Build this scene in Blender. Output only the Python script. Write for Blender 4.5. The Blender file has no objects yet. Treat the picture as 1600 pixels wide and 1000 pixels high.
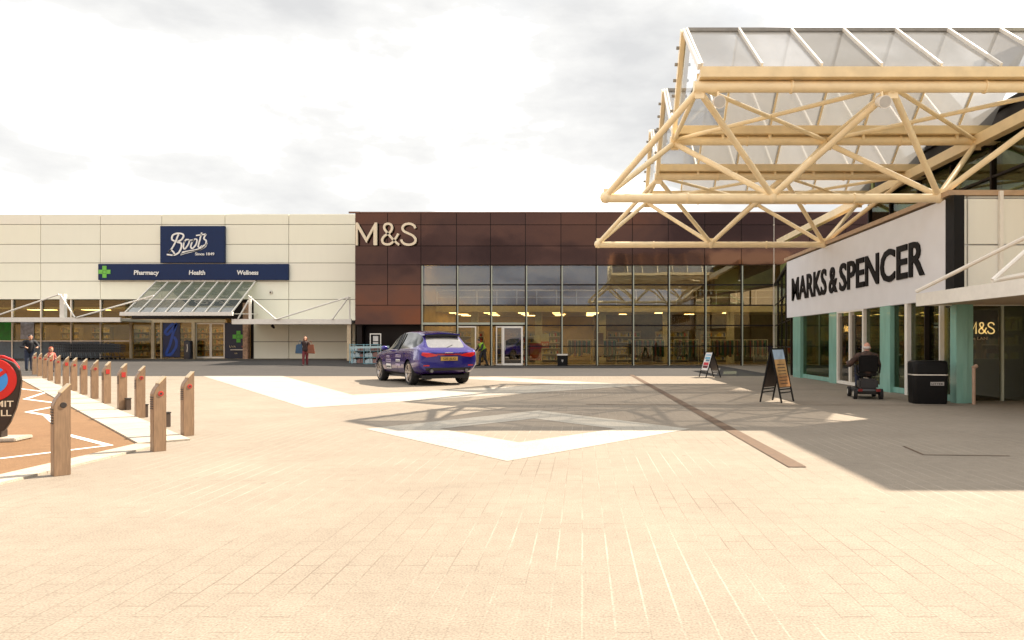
import bpy, bmesh, math, random
from mathutils import Vector, Matrix, Euler
R = math.radians
random.seed(7)
S = bpy.context.scene
COL = S.collection
# ---------------------------------------------------------------- camera
EYE, VX, VY, F = 1.36, 910.0, 535.0, 1100.0        # eye height, vanishing point and focal length in photo pixels
cd = bpy.data.cameras.new('camera'); cam = bpy.data.objects.new('camera', cd); COL.objects.link(cam)
cam.location = (0, 0, EYE); cam.rotation_euler = (R(90), 0, 0)
cd.sensor_fit = 'HORIZONTAL'; cd.sensor_width = 36; cd.lens = 36 * F / 1600
cd.shift_x = -(VX - 800) / 1600; cd.shift_y = (VY - 500) / 1600
cd.clip_start = .1; cd.clip_end = 2000
S.camera = cam
# ---------------------------------------------------------------- sun, sky, exposure
SHX, SHY = .74, .50                                  # metres a shadow moves (-x, -y) per metre of height
sd = Vector((SHX, SHY, 1)).normalized()              # towards the sun
sl = bpy.data.lights.new('sun', 'SUN'); sl.energy = 5; sl.angle = R(.55); sl.color = (1, .87, .71)
so = bpy.data.objects.new('sun', sl); COL.objects.link(so); so.location = (40, 30, 50)
so.rotation_euler = sd.to_track_quat('Z', 'Y').to_euler()
W = bpy.data.worlds.new('World'); S.world = W; W.use_nodes = True
wn, wl = W.node_tree.nodes, W.node_tree.links
bg = wn['Background']; bg.inputs[1].default_value = .1
sky = wn.new('ShaderNodeTexSky'); sky.sky_type = 'NISHITA'; sky.sun_disc = False
sky.sun_elevation = math.asin(sd.z); sky.sun_rotation = math.atan2(sd.x, sd.y)
sky.dust_density = 3; sky.air_density = 1
tc = wn.new('ShaderNodeTexCoord'); mp = wn.new('ShaderNodeMapping'); mp.inputs['Scale'].default_value = (1, 1, 2.6)
wl.new(tc.outputs['Generated'], mp.inputs['Vector'])
n1 = wn.new('ShaderNodeTexNoise'); n1.inputs['Scale'].default_value = 3.0; n1.inputs['Detail'].default_value = 9; n1.inputs['Roughness'].default_value = .55
wl.new(mp.outputs[0], n1.inputs['Vector'])
r1 = wn.new('ShaderNodeValToRGB'); r1.color_ramp.elements[0].position = .33; r1.color_ramp.elements[0].color = (3.35, 3.36, 3.38, 1)
e_ = r1.color_ramp.elements.new(.48); e_.color = (4.3, 4.28, 4.2, 1)
r1.color_ramp.elements[2].position = .60; r1.color_ramp.elements[2].color = (11, 10.8, 10.5, 1)
wl.new(n1.outputs['Fac'], r1.inputs['Fac'])
n2 = wn.new('ShaderNodeTexNoise'); n2.inputs['Scale'].default_value = 1.7; n2.inputs['Detail'].default_value = 6
wl.new(mp.outputs[0], n2.inputs['Vector'])
r2 = wn.new('ShaderNodeValToRGB'); r2.color_ramp.elements[0].position = .3; r2.color_ramp.elements[0].color = (.72, .72, .72, 1)
r2.color_ramp.elements[1].position = .5; r2.color_ramp.elements[1].color = (1, 1, 1, 1)
wl.new(n2.outputs['Fac'], r2.inputs['Fac'])
wm = wn.new('ShaderNodeMixRGB'); wl.new(r2.outputs[0], wm.inputs[0]); wl.new(sky.outputs[0], wm.inputs[1]); wl.new(r1.outputs[0], wm.inputs[2])
# low evening cloud bank opposite the sun side, only near the horizon behind the viewer
sx = wn.new('ShaderNodeSeparateXYZ'); wl.new(tc.outputs['Generated'], sx.inputs[0])
def wmath(op, a, b=None, c=None):
    n = wn.new('ShaderNodeMath'); n.operation = op
    for i, v in enumerate((a, b, c)):
        if v is None: continue
        if isinstance(v, (int, float)): n.inputs[i].default_value = v
        else: wl.new(v, n.inputs[i])
    return n.outputs[0]
def wrange(v, a, b, c, d):
    n = wn.new('ShaderNodeMapRange'); n.interpolation_type = 'SMOOTHSTEP'; wl.new(v, n.inputs[0])
    for i, q in enumerate((a, b, c, d)): n.inputs[i + 1].default_value = q
    return n.outputs[0]
msk = wmath('MULTIPLY', wrange(sx.outputs[1], -.3, -.6, 0, 1), wrange(sx.outputs[2], .2, .32, 1, 0))
mp2 = wn.new('ShaderNodeMapping'); mp2.inputs['Scale'].default_value = (2.2, 2.2, 7); wl.new(tc.outputs['Generated'], mp2.inputs[0])
n3 = wn.new('ShaderNodeTexNoise'); n3.inputs['Scale'].default_value = 2.6; n3.inputs['Detail'].default_value = 6; wl.new(mp2.outputs[0], n3.inputs['Vector'])
f3 = wmath('ADD', wmath('MULTIPLY', n3.outputs['Fac'], 1.1), wmath('MULTIPLY', sx.outputs[0], -.42))
r3 = wn.new('ShaderNodeValToRGB'); el = r3.color_ramp.elements
el[0].position = .40; el[0].color = (1.5, 1.6, 1.95, 1); el[1].position = .80; el[1].color = (8.5, 5.2, 3.0, 1)
q = el.new(.52); q.color = (3.2, 3.2, 3.5, 1); q = el.new(.66); q.color = (5.0, 4.4, 4.0, 1)
wl.new(f3, r3.inputs[0])
wm2 = wn.new('ShaderNodeMixRGB'); wl.new(msk, wm2.inputs[0]); wl.new(wm.outputs[0], wm2.inputs[1]); wl.new(r3.outputs[0], wm2.inputs[2])
wl.new(wm2.outputs[0], bg.inputs[0])
S.view_settings.view_transform = 'Standard'; S.view_settings.look = 'None'; S.view_settings.gamma = 1
S.view_settings.exposure = 1.2
S.cycles.use_denoising = True
S.cycles.max_bounces = 8; S.cycles.transparent_max_bounces = 24; S.cycles.caustics_reflective = False; S.cycles.caustics_refractive = False
S.cycles.sample_clamp_indirect = 6

# ---------------------------------------------------------------- pixel helpers (used to measure the place)
def PX(x, Y): return (x - VX) * Y / F
def PZ(y, Y): return EYE + (VY - y) * Y / F
def GP(x, y): d = EYE / (y - VY); return ((x - VX) * d, F * d)
def ss(t): t = max(0, min(1, t)); return t * t * (3 - 2 * t)
def gz(x, y): return .30 * ss((y - 30) / 14) * ss((-8 - x) / 8)     # the ground climbs gently towards the pharmacy

# ---------------------------------------------------------------- materials
def nodes(name):
    m = bpy.data.materials.new(name); m.use_nodes = True
    return m, m.node_tree.nodes, m.node_tree.links, m.node_tree.nodes['Principled BSDF']
MATS = {}
def mat(name, col, rough=.5, metal=0, var=.12, scale=6, bump=0, coat=0, spec=.5, stretch=None):
    """plain paint/metal/cloth with a little procedural wear"""
    if name in MATS: return MATS[name]
    m, n, l, b = nodes(name)
    t = n.new('ShaderNodeTexCoord'); k = n.new('ShaderNodeTexNoise'); k.inputs['Scale'].default_value = scale; k.inputs['Detail'].default_value = 6
    if stretch:
        q = n.new('ShaderNodeMapping'); q.inputs['Scale'].default_value = stretch; l.new(t.outputs['Object'], q.inputs[0]); l.new(q.outputs[0], k.inputs['Vector'])
    else: l.new(t.outputs['Object'], k.inputs['Vector'])
    rp = n.new('ShaderNodeValToRGB'); e = rp.color_ramp.elements
    e[0].position = .3; e[1].position = .7
    e[0].color = tuple(c * (1 - var) for c in col) + (1,); e[1].color = tuple(min(1, c * (1 + var)) for c in col) + (1,)
    l.new(k.outputs['Fac'], rp.inputs[0]); l.new(rp.outputs[0], b.inputs['Base Color'])
    mr = n.new('ShaderNodeMapRange'); mr.inputs['To Min'].default_value = max(.02, rough - .08); mr.inputs['To Max'].default_value = min(1, rough + .1)
    l.new(k.outputs['Fac'], mr.inputs['Value']); l.new(mr.outputs[0], b.inputs['Roughness'])
    b.inputs['Metallic'].default_value = metal; b.inputs['Coat Weight'].default_value = coat; b.inputs['Specular IOR Level'].default_value = spec
    if bump:
        bp = n.new('ShaderNodeBump'); bp.inputs['Strength'].default_value = bump; bp.inputs['Distance'].default_value = .01
        l.new(k.outputs['Fac'], bp.inputs['Height']); l.new(bp.outputs[0], b.inputs['Normal'])
    MATS[name] = m; return m
def emit(name, col, st):
    if name in MATS: return MATS[name]
    m, n, l, b = nodes(name); b.inputs['Base Color'].default_value = (*col, 1)
    b.inputs['Emission Color'].default_value = (*col, 1); b.inputs['Emission Strength'].default_value = st
    MATS[name] = m; return m
def glass(name, tint, r0, refl=(1, 1, 1), wob=0, rmax=.9):
    """window glass: tinted see-through plus a mirror share that grows at grazing angles"""
    if name in MATS: return MATS[name]
    m, n, l, b = nodes(name); n.remove(b)
    tr = n.new('ShaderNodeBsdfTransparent'); tr.inputs[0].default_value = (*tint, 1)
    gl = n.new('ShaderNodeBsdfGlossy'); gl.inputs['Roughness'].default_value = .01; gl.inputs[0].default_value = (*refl, 1)
    lw = n.new('ShaderNodeLayerWeight'); lw.inputs[0].default_value = .25
    mr = n.new('ShaderNodeMapRange'); mr.inputs['To Min'].default_value = r0; mr.inputs['To Max'].default_value = rmax
    l.new(lw.outputs['Fresnel'], mr.inputs['Value'])
    mx = n.new('ShaderNodeMixShader'); l.new(mr.outputs[0], mx.inputs[0]); l.new(tr.outputs[0], mx.inputs[1]); l.new(gl.outputs[0], mx.inputs[2])
    if wob:
        t = n.new('ShaderNodeTexCoord'); k = n.new('ShaderNodeTexNoise'); k.inputs['Scale'].default_value = .8; k.inputs['Detail'].default_value = 1
        l.new(t.outputs['Object'], k.inputs['Vector'])
        bp = n.new('ShaderNodeBump'); bp.inputs['Strength'].default_value = wob; bp.inputs['Distance'].default_value = .05
        l.new(k.outputs['Fac'], bp.inputs['Height']); l.new(bp.outputs[0], gl.inputs['Normal'])
    l.new(mx.outputs[0], n['Material Output'].inputs[0]); MATS[name] = m; return m
def frit(name, tint, fac, col, r0=.05, rmax=.9):
    """fritted roof glass: part clear, part milky"""
    m = glass(name, tint, r0, rmax=rmax); n, l = m.node_tree.nodes, m.node_tree.links
    out = n['Material Output']; src = out.inputs[0].links[0].from_socket
    d = n.new('ShaderNodeBsdfTranslucent'); d.inputs[0].default_value = (*col, 1)
    d2 = n.new('ShaderNodeBsdfDiffuse'); d2.inputs[0].default_value = (*col, 1)
    a = n.new('ShaderNodeMixShader'); a.inputs[0].default_value = .5; l.new(d.outputs[0], a.inputs[1]); l.new(d2.outputs[0], a.inputs[2])
    k = n.new('ShaderNodeTexNoise'); k.inputs['Scale'].default_value = 1.2; k.inputs['Detail'].default_value = 4
    mr = n.new('ShaderNodeMapRange'); mr.inputs['To Min'].default_value = fac * .8; mr.inputs['To Max'].default_value = min(1, fac * 1.2); l.new(k.outputs['Fac'], mr.inputs['Value'])
    mx = n.new('ShaderNodeMixShader'); l.new(mr.outputs[0], mx.inputs[0]); l.new(src, mx.inputs[1]); l.new(a.outputs[0], mx.inputs[2]); l.new(mx.outputs[0], out.inputs[0])
    return m
def islands(name, cols, rough=.6, metal=0, spec=.5, bend=0, streak=0):
    """every loose piece of the mesh takes one colour of the list"""
    if name in MATS: return MATS[name]
    m, n, l, b = nodes(name); g = n.new('ShaderNodeNewGeometry'); rp = n.new('ShaderNodeValToRGB'); rp.color_ramp.interpolation = 'CONSTANT'
    e = rp.color_ramp.elements
    while len(e) < len(cols): e.new(.5)
    for i, c in enumerate(cols): e[i].position = i / len(cols); e[i].color = (*c, 1)
    l.new(g.outputs['Random Per Island'], rp.inputs[0]); src = rp.outputs[0]
    if streak:
        t = n.new('ShaderNodeTexCoord'); q = n.new('ShaderNodeMapping'); q.inputs['Scale'].default_value = (2.2, 2.2, .35); k = n.new('ShaderNodeTexNoise'); k.inputs['Scale'].default_value = 1.6; k.inputs['Detail'].default_value = 7
        l.new(t.outputs['Object'], q.inputs[0]); l.new(q.outputs[0], k.inputs['Vector'])
        mr = n.new('ShaderNodeMapRange'); mr.inputs['To Min'].default_value = 1 - streak; mr.inputs['To Max'].default_value = 1 + streak; l.new(k.outputs['Fac'], mr.inputs['Value'])
        mu = n.new('ShaderNodeMixRGB'); mu.blend_type = 'MULTIPLY'; mu.inputs[0].default_value = 1; l.new(src, mu.inputs[1]); l.new(mr.outputs[0], mu.inputs[2]); src = mu.outputs[0]
    l.new(src, b.inputs['Base Color']); b.inputs['Roughness'].default_value = rough; b.inputs['Metallic'].default_value = metal; b.inputs['Specular IOR Level'].default_value = spec
    if bend:
        t = n.new('ShaderNodeTexCoord'); k = n.new('ShaderNodeTexNoise'); k.inputs['Scale'].default_value = .5; l.new(t.outputs['Object'], k.inputs['Vector'])
        bp = n.new('ShaderNodeBump'); bp.inputs['Strength'].default_value = bend; bp.inputs['Distance'].default_value = .2; l.new(k.outputs['Fac'], bp.inputs['Height']); l.new(bp.outputs[0], b.inputs['Normal'])
    MATS[name] = m; return m
def paving(name, a, b_, joint, bw, rh, sand=0, rough=.85, swap=True, jw=.006):
    m, n, l, b = nodes(name)
    t = n.new('ShaderNodeTexCoord'); sp = n.new('ShaderNodeSeparateXYZ'); cb = n.new('ShaderNodeCombineXYZ')
    l.new(t.outputs['Object'], sp.inputs[0])
    l.new(sp.outputs[1 if swap else 0], cb.inputs[0]); l.new(sp.outputs[0 if swap else 1], cb.inputs[1])
    k = n.new('ShaderNodeTexBrick'); k.inputs['Scale'].default_value = 1; k.inputs['Brick Width'].default_value = bw; k.inputs['Row Height'].default_value = rh
    k.inputs['Mortar Size'].default_value = jw; k.inputs['Mortar Smooth'].default_value = .4; k.inputs['Bias'].default_value = 0; k.offset_frequency = 2; k.offset = .43
    k.inputs['Color1'].default_value = (*a, 1); k.inputs['Color2'].default_value = (*b_, 1); k.inputs['Mortar'].default_value = (*joint, 1)
    l.new(cb.outputs[0], k.inputs['Vector'])
    def noise(sc, det, lo, hi, a0=.3, a1=.7):
        q = n.new('ShaderNodeTexNoise'); q.inputs['Scale'].default_value = sc; q.inputs['Detail'].default_value = det; l.new(t.outputs['Object'], q.inputs['Vector'])
        mr = n.new('ShaderNodeMapRange'); mr.inputs['From Min'].default_value = a0; mr.inputs['From Max'].default_value = a1; mr.inputs['To Min'].default_value = lo; mr.inputs['To Max'].default_value = hi
        l.new(q.outputs['Fac'], mr.inputs['Value']); return mr.outputs[0], q
    src = k.outputs['Color']
    # worn patches where the joints are filled flush, so the pattern comes and goes
    pl, _ = noise(.4, 4, .25, .95, .40, .55)
    mid = n.new('ShaderNodeMixRGB'); mid.inputs[2].default_value = (*[(x + y) / 2 for x, y in zip(a, b_)], 1); l.new(pl, mid.inputs[0]); l.new(src, mid.inputs[1]); src = mid.outputs[0]
    if sand:   # pale sand swept into the long joints
        mo = n.new('ShaderNodeMath'); mo.operation = 'PINGPONG'; mo.inputs[1].default_value = rh / 2; l.new(sp.outputs[0], mo.inputs[0])
        cmp_ = n.new('ShaderNodeMath'); cmp_.operation = 'LESS_THAN'; cmp_.inputs[1].default_value = .0055; l.new(mo.outputs[0], cmp_.inputs[0])
        sn, _ = noise(.35, 4, 0, sand, .44, .6); ml = n.new('ShaderNodeMath'); ml.operation = 'MULTIPLY'; l.new(cmp_.outputs[0], ml.inputs[0]); l.new(sn, ml.inputs[1])
        sm = n.new('ShaderNodeMixRGB'); sm.inputs[2].default_value = (.8, .72, .6, 1); l.new(ml.outputs[0], sm.inputs[0]); l.new(src, sm.inputs[1]); src = sm.outputs[0]
    if sand:   # open cross joints here and there, and old gum
        dk, _ = noise(.9, 5, 0, 1, .50, .58); mj = n.new('ShaderNodeMath'); mj.operation = 'MULTIPLY'; l.new(k.outputs['Fac'], mj.inputs[0]); l.new(dk, mj.inputs[1])
        m2 = n.new('ShaderNodeMath'); m2.operation = 'MULTIPLY'; m2.inputs[1].default_value = .34; l.new(mj.outputs[0], m2.inputs[0])
        dm = n.new('ShaderNodeMixRGB'); dm.inputs[2].default_value = (.10, .075, .055, 1); l.new(m2.outputs[0], dm.inputs[0]); l.new(src, dm.inputs[1]); src = dm.outputs[0]
        vo = n.new('ShaderNodeTexVoronoi'); vo.inputs['Scale'].default_value = 1.1; vo.inputs['Randomness'].default_value = 1; l.new(t.outputs['Object'], vo.inputs['Vector'])
        gs = n.new('ShaderNodeMapRange'); gs.inputs['From Min'].default_value = .022; gs.inputs['From Max'].default_value = .034; gs.inputs['To Min'].default_value = .45; gs.inputs['To Max'].default_value = 0; l.new(vo.outputs['Distance'], gs.inputs['Value'])
        gm_ = n.new('ShaderNodeMixRGB'); gm_.inputs[2].default_value = (.09, .075, .06, 1); l.new(gs.outputs[0], gm_.inputs[0]); l.new(src, gm_.inputs[1]); src = gm_.outputs[0]
    for sc, det, lo, hi in ((.16, 5, .90, 1.07), (1.1, 8, .93, 1.05), (7, 6, .94, 1.05), (80, 3, .74, 1.24)):
        o, q = noise(sc, det, lo, hi)
        mu = n.new('ShaderNodeMixRGB'); mu.blend_type = 'MULTIPLY'; mu.inputs[0].default_value = 1; l.new(src, mu.inputs[1]); l.new(o, mu.inputs[2]); src = mu.outputs[0]
    l.new(src, b.inputs['Base Color']); b.inputs['Roughness'].default_value = rough; b.inputs['Specular IOR Level'].default_value = .25
    bp = n.new('ShaderNodeBump'); bp.inputs['Strength'].default_value = .25; bp.inputs['Distance'].default_value = .004
    iv = n.new('ShaderNodeMath'); iv.operation = 'SUBTRACT'; iv.inputs[0].default_value = 1; l.new(k.outputs['Fac'], iv.inputs[1]); l.new(iv.outputs[0], bp.inputs['Height']); l.new(bp.outputs[0], b.inputs['Normal'])
    MATS[name] = m; return m

# ---------------------------------------------------------------- mesh helpers
class MB:
    def __init__(s): s.v = []; s.f = []
    def add(s, vs, fs):
        o = len(s.v); s.v += [tuple(v) for v in vs]; s.f += [tuple(i + o for i in f) for f in fs]; return s
    def box(s, x0, x1, y0, y1, z0, z1):
        return s.add([(x0, y0, z0), (x1, y0, z0), (x1, y1, z0), (x0, y1, z0), (x0, y0, z1), (x1, y0, z1), (x1, y1, z1), (x0, y1, z1)],
                     [(0, 3, 2, 1), (4, 5, 6, 7), (0, 1, 5, 4), (1, 2, 6, 5), (2, 3, 7, 6), (3, 0, 4, 7)])
    def obox(s, c, size, rot=None):
        q = MB().box(-size[0] / 2, size[0] / 2, -size[1] / 2, size[1] / 2, -size[2] / 2, size[2] / 2); M = rot or Matrix.Identity(3)
        return s.add([M @ Vector(v) + Vector(c) for v in q.v], q.f)
    def bar(s, p, q, w, h=None, up=(0, 0, 1)):
        """square bar between two points"""
        p, q = Vector(p), Vector(q); d = (q - p); L = d.length; d /= L; u = Vector(up)
        if abs(d.dot(u)) > .98: u = Vector((0, 1, 0))
        a = d.cross(u).normalized(); b = a.cross(d)
        return s.obox((p + q) / 2, (w, L, h or w), Matrix((a, d, b)).transposed())
    def tube(s, p, q, r, n=12, r2=None, caps=True):
        p, q = Vector(p), Vector(q); d = (q - p).normalized(); a = d.orthogonal().normalized(); b = d.cross(a); r2 = r if r2 is None else r2
        vs = [p + (a * math.cos(t) + b * math.sin(t)) * r for t in [2 * math.pi * i / n for i in range(n)]] + [q + (a * math.cos(t) + b * math.sin(t)) * r2 for t in [2 * math.pi * i / n for i in range(n)]]
        fs = [(i, (i + 1) % n, n + (i + 1) % n, n + i) for i in range(n)]
        if caps: fs += [tuple(range(n - 1, -1, -1)), tuple(range(n, 2 * n))]
        return s.add(vs, fs)
    def path(s, pts, r, n=8):
        for a, b in zip(pts, pts[1:]): s.tube(a, b, r, n)
        for c in pts[1:-1]: s.ball(c, (r, r, r), n, max(4, n // 2))
        return s
    def ball(s, c, rad, n=16, k=8, rot=None):
        M = rot or Matrix.Identity(3); vs = [Vector((0, 0, 1))]
        for i in range(1, k):
            t = math.pi * i / k
            for j in range(n): u = 2 * math.pi * j / n; vs.append(Vector((math.sin(t) * math.cos(u), math.sin(t) * math.sin(u), math.cos(t))))
        vs.append(Vector((0, 0, -1))); fs = [(0, 1 + j, 1 + (j + 1) % n) for j in range(n)]
        for i in range(k - 2):
            for j in range(n): fs.append((1 + i * n + j, 1 + (i + 1) * n + j, 1 + (i + 1) * n + (j + 1) % n, 1 + i * n + (j + 1) % n))
        e = len(vs) - 1; fs += [(e, 1 + (k - 2) * n + (j + 1) % n, 1 + (k - 2) * n + j) for j in range(n)]
        return s.add([M @ Vector((v.x * rad[0], v.y * rad[1], v.z * rad[2])) + Vector(c) for v in vs], fs)
    def lathe(s, prof, n=24, M=None):
        """profile of (radius, height) turned about z"""
        M = M or Matrix.Identity(4); k = len(prof)
        vs = [M @ Vector((r * math.cos(2 * math.pi * j / n), r * math.sin(2 * math.pi * j / n), z)) for j in range(n) for r, z in prof]
        return s.add(vs, [(j * k + i, ((j + 1) % n) * k + i, ((j + 1) % n) * k + i + 1, j * k + i + 1) for j in range(n) for i in range(k - 1)])
    def prism(s, poly, depth, M=None):
        """2-D outline (x, z) extruded along y from 0 to depth"""
        M = M or Matrix.Identity(4); n = len(poly)
        vs = [M @ Vector((x, 0, z)) for x, z in poly] + [M @ Vector((x, depth, z)) for x, z in poly]
        return s.add(vs, [tuple(range(n)), tuple(range(2 * n - 1, n - 1, -1))] + [(i, n + i, n + (i + 1) % n, (i + 1) % n) for i in range(n)])
    def quad(s, a, b, c, d): return s.add([a, b, c, d], [(0, 1, 2, 3)])
    def ribbon(s, pts, w, depth, M=None, closed=False):
        """a written stroke: polyline (x, z) given a width and a depth"""
        M = M or Matrix.Identity(4); n = len(pts); L, Rr = [], []
        for i, p in enumerate(pts):
            a = pts[(i - 1) % n] if (i > 0 or closed) else p; b = pts[(i + 1) % n] if (i < n - 1 or closed) else p
            d = Vector((b[0] - a[0], b[1] - a[1])); d.normalize(); nn = Vector((-d.y, d.x))
            ww = w(i / max(1, n - 1)) if callable(w) else w
            L.append((p[0] + nn.x * ww / 2, p[1] + nn.y * ww / 2)); Rr.append((p[0] - nn.x * ww / 2, p[1] - nn.y * ww / 2))
        vs = [M @ Vector((x, y, z)) for q, y in ((L, 0), (Rr, 0), (L, depth), (Rr, depth)) for x, z in q]
        fs = []
        for i in range(n if closed else n - 1):
            j = (i + 1) % n
            fs += [(i, j, n + j, n + i), (2 * n + i, 3 * n + i, 3 * n + j, 2 * n + j), (i, 2 * n + i, 2 * n + j, j), (n + i, n + j, 3 * n + j, 3 * n + i)]
        if not closed: fs += [(0, n, 3 * n, 2 * n), (n - 1, 3 * n - 1, 4 * n - 1, 2 * n - 1)]
        return s.add(vs, fs)
    def build(s, name, m, parent=None, world=True, smooth=False, bevel=0, **pr):
        me = bpy.data.meshes.new(name)
        vs = s.v
        if parent is not None and world:
            I = Matrix.LocRotScale(parent.location, parent.rotation_euler, None).inverted()
            pp = parent.parent
            if pp is not None: I = I @ Matrix.LocRotScale(pp.location, pp.rotation_euler, None).inverted()
            vs = [I @ Vector(v) for v in vs]
        me.from_pydata([tuple(v) for v in vs], [], s.f); me.materials.append(m)
        b = bmesh.new(); b.from_mesh(me); bmesh.ops.recalc_face_normals(b, faces=b.faces)
        if bevel: bmesh.ops.bevel(b, geom=[e for e in b.edges if len(e.link_faces) == 2 and e.calc_face_angle() > .5], offset=bevel, segments=2, affect='EDGES', clamp_overlap=True)
        if smooth:
            for f in b.faces: f.smooth = True
            for e in b.edges:
                if len(e.link_faces) == 2 and e.calc_face_angle() > R(40): e.smooth = False
        b.to_mesh(me); b.free()
        o = bpy.data.objects.new(name, me); COL.objects.link(o)
        if parent is not None: o.parent = parent
        for k, v in pr.items(): o[k] = v
        return o
def thing(name, label, cat, loc=(0, 0, 0), rz=0, group=None):
    o = bpy.data.objects.new(name, None); COL.objects.link(o); o.location = loc; o.rotation_euler = (0, 0, rz); o.empty_display_size = .2
    o['label'] = label; o['category'] = cat
    if group: o['group'] = group
    return o
def tag(o, label, cat, group=None):
    o['label'] = label; o['category'] = cat
    if group: o['group'] = group
    return o
def dup(root, loc, rz=None, label=None):
    r = root.copy(); COL.objects.link(r); r.location = loc
    if rz is not None: r.rotation_euler = (0, 0, rz)
    if label: r['label'] = label
    for c in list(root.children):
        k = c.copy(); COL.objects.link(k); k.parent = r
        for g in c.children: d = g.copy(); COL.objects.link(d); d.parent = k
    return r
def struct(name, mb, m): return mb.build(name, m, kind='structure')
def text(s, cap, width=None, depth=.03, bold=0, shear=0, M=None, space=1):
    """lettering set in the built-in face, cap height and width fixed; returns an MB in the x-z plane facing -y"""
    c = bpy.data.curves.new('t', 'FONT'); c.body = s; c.size = 1; c.extrude = .5; c.offset = bold; c.shear = shear; c.resolution_u = 3; c.space_character = space
    o = bpy.data.objects.new('t', c); COL.objects.link(o); dg = bpy.context.evaluated_depsgraph_get(); dg.update()
    me = bpy.data.meshes.new_from_object(o.evaluated_get(dg)); vs = [v.co.copy() for v in me.vertices]; fs = [tuple(p.vertices) for p in me.polygons]
    bpy.data.objects.remove(o); bpy.data.curves.remove(c); bpy.data.meshes.remove(me)
    x0 = min(v.x for v in vs); x1 = max(v.x for v in vs); ks = cap / .72; kx = (width / (x1 - x0)) if width else ks
    M = M or Matrix.Identity(4)
    return MB().add([M @ Vector(((v.x - x0) * kx, (-v.z + .5) * -depth, v.y * ks)) for v in vs], fs)
def T(x, y, z, rz=0): return Matrix.Translation((x, y, z)) @ Matrix.Rotation(rz, 4, 'Z')
def arc(cx, cy, rx, ry, a0, a1, n=12): return [(cx + rx * math.cos(R(a0 + (a1 - a0) * i / n)), cy + ry * math.sin(R(a0 + (a1 - a0) * i / n))) for i in range(n + 1)]
def evalmesh(me, mods):
    o = bpy.data.objects.new('tmp', me); COL.objects.link(o)
    for t, kw in mods:
        md = o.modifiers.new('m', t)
        for k, v in kw.items(): setattr(md, k, v)
    dg = bpy.context.evaluated_depsgraph_get(); dg.update()
    r = bpy.data.meshes.new_from_object(o.evaluated_get(dg)); bpy.data.objects.remove(o); return r
def blob(mb, voxel, smooth=4):
    """fuse overlapping pieces into one continuous skin"""
    me = bpy.data.meshes.new('b'); me.from_pydata(mb.v, [], mb.f)
    b = bmesh.new(); b.from_mesh(me); bmesh.ops.recalc_face_normals(b, faces=b.faces); b.to_mesh(me); b.free()
    r = evalmesh(me, [('REMESH', dict(mode='VOXEL', voxel_size=voxel)), ('SMOOTH', dict(factor=.5, iterations=smooth))])
    q = MB().add([v.co.copy() for v in r.vertices], [tuple(p.vertices) for p in r.polygons]); bpy.data.meshes.remove(r); bpy.data.meshes.remove(me)
    return q

# ---------------------------------------------------------------- palette
M_pav = paving('plaza_block_paving', (.250, .211, .166), (.272, .230, .182), (.205, .167, .127), .33, .16, sand=.20)
M_band = paving('pale_paving', (.40, .365, .305), (.425, .39, .33), (.31, .27, .22), .4, .2)
M_shade_apron = paving('shade_grey_slab_paving', (.055, .051, .047), (.066, .060, .056), (.036, .032, .03), .9, .6, swap=False)  # grey slabs, colour darkened to carry the stores' shade as well
M_road = paving('tan_asphalt', (.205, .118, .06), (.22, .127, .065), (.192, .112, .056), .22, .11, rough=.92)
M_kerb = paving('kerb_stone', (.42, .37, .30), (.45, .395, .32), (.23, .18, .13), .9, .3)
M_white = mat('road_paint', (.78, .76, .7), .7, var=.1, scale=30)
M_drain = mat('drain_channel', (.105, .062, .034), .7, var=.25, scale=14)
M_cream = islands('cream_cladding', [(.87, .86, .71), (.88, .87, .73), (.86, .86, .72), (.87, .85, .72), (.88, .87, .71)], .5, streak=.02)
M_gap = mat('joint_shadow_gap', (.16, .12, .08), .8)
M_brown = islands('brown_glass_panel', [(.110, .058, .044), (.120, .063, .047), (.102, .056, .044), (.113, .060, .047), (.106, .057, .043)], .07, metal=.9, spec=.5, bend=.06)
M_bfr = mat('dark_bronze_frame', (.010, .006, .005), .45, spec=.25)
M_pale = mat('pale_green_frame', (.42, .45, .36), .4, var=.05)
M_alu = mat('silver_frame', (.72, .68, .6), .35, metal=.35, var=.05)
M_wht = mat('white_steel', (.80, .77, .70), .4, var=.05)
M_steel = mat('cream_painted_steel', (.90, .75, .485), .42, var=.07, scale=3)
M_fascia = mat('white_sign_panel', (.78, .79, .82), .4, var=.03, scale=2)
M_black = mat('black_letter', (.006, .005, .005), .5, var=.1, spec=.15)
M_blackp = mat('black_plastic', (.006, .0055, .0055), .5, spec=.2)
M_navy = mat('navy_sign', (.004, .022, .085), .4, var=.06, spec=.25)
M_wl = mat('white_lettering', (.85, .85, .82), .4, var=.02)
M_cl = mat('cream_lettering', (.80, .70, .52), .35, var=.03)
M_teal = mat('teal_frame', (.22, .45, .38), .2, var=.10, coat=.4, stretch=(1, 1, .2))
M_grn = mat('pharmacy_green', (.10, .42, .05), .45)
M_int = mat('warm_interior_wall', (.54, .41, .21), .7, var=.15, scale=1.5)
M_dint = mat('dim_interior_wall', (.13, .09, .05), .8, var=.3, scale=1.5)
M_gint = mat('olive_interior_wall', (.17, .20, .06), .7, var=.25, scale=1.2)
M_ceil = mat('interior_ceiling', (.6, .55, .45), .8)
M_ifl = mat('interior_floor', (.25, .2, .14), .35)
M_lamp = emit('strip_light', (1, .72, .40), 5)
M_lamp2 = emit('spot_lamp', (1, .62, .2), 7)
M_goods = islands('shop_goods', [(.5, .08, .06), (.55, .4, .08), (.1, .22, .1), (.6, .55, .45), (.08, .12, .3), (.35, .18, .08), (.6, .3, .1), (.05, .04, .04), (.3, .3, .28)], .5)
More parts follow.
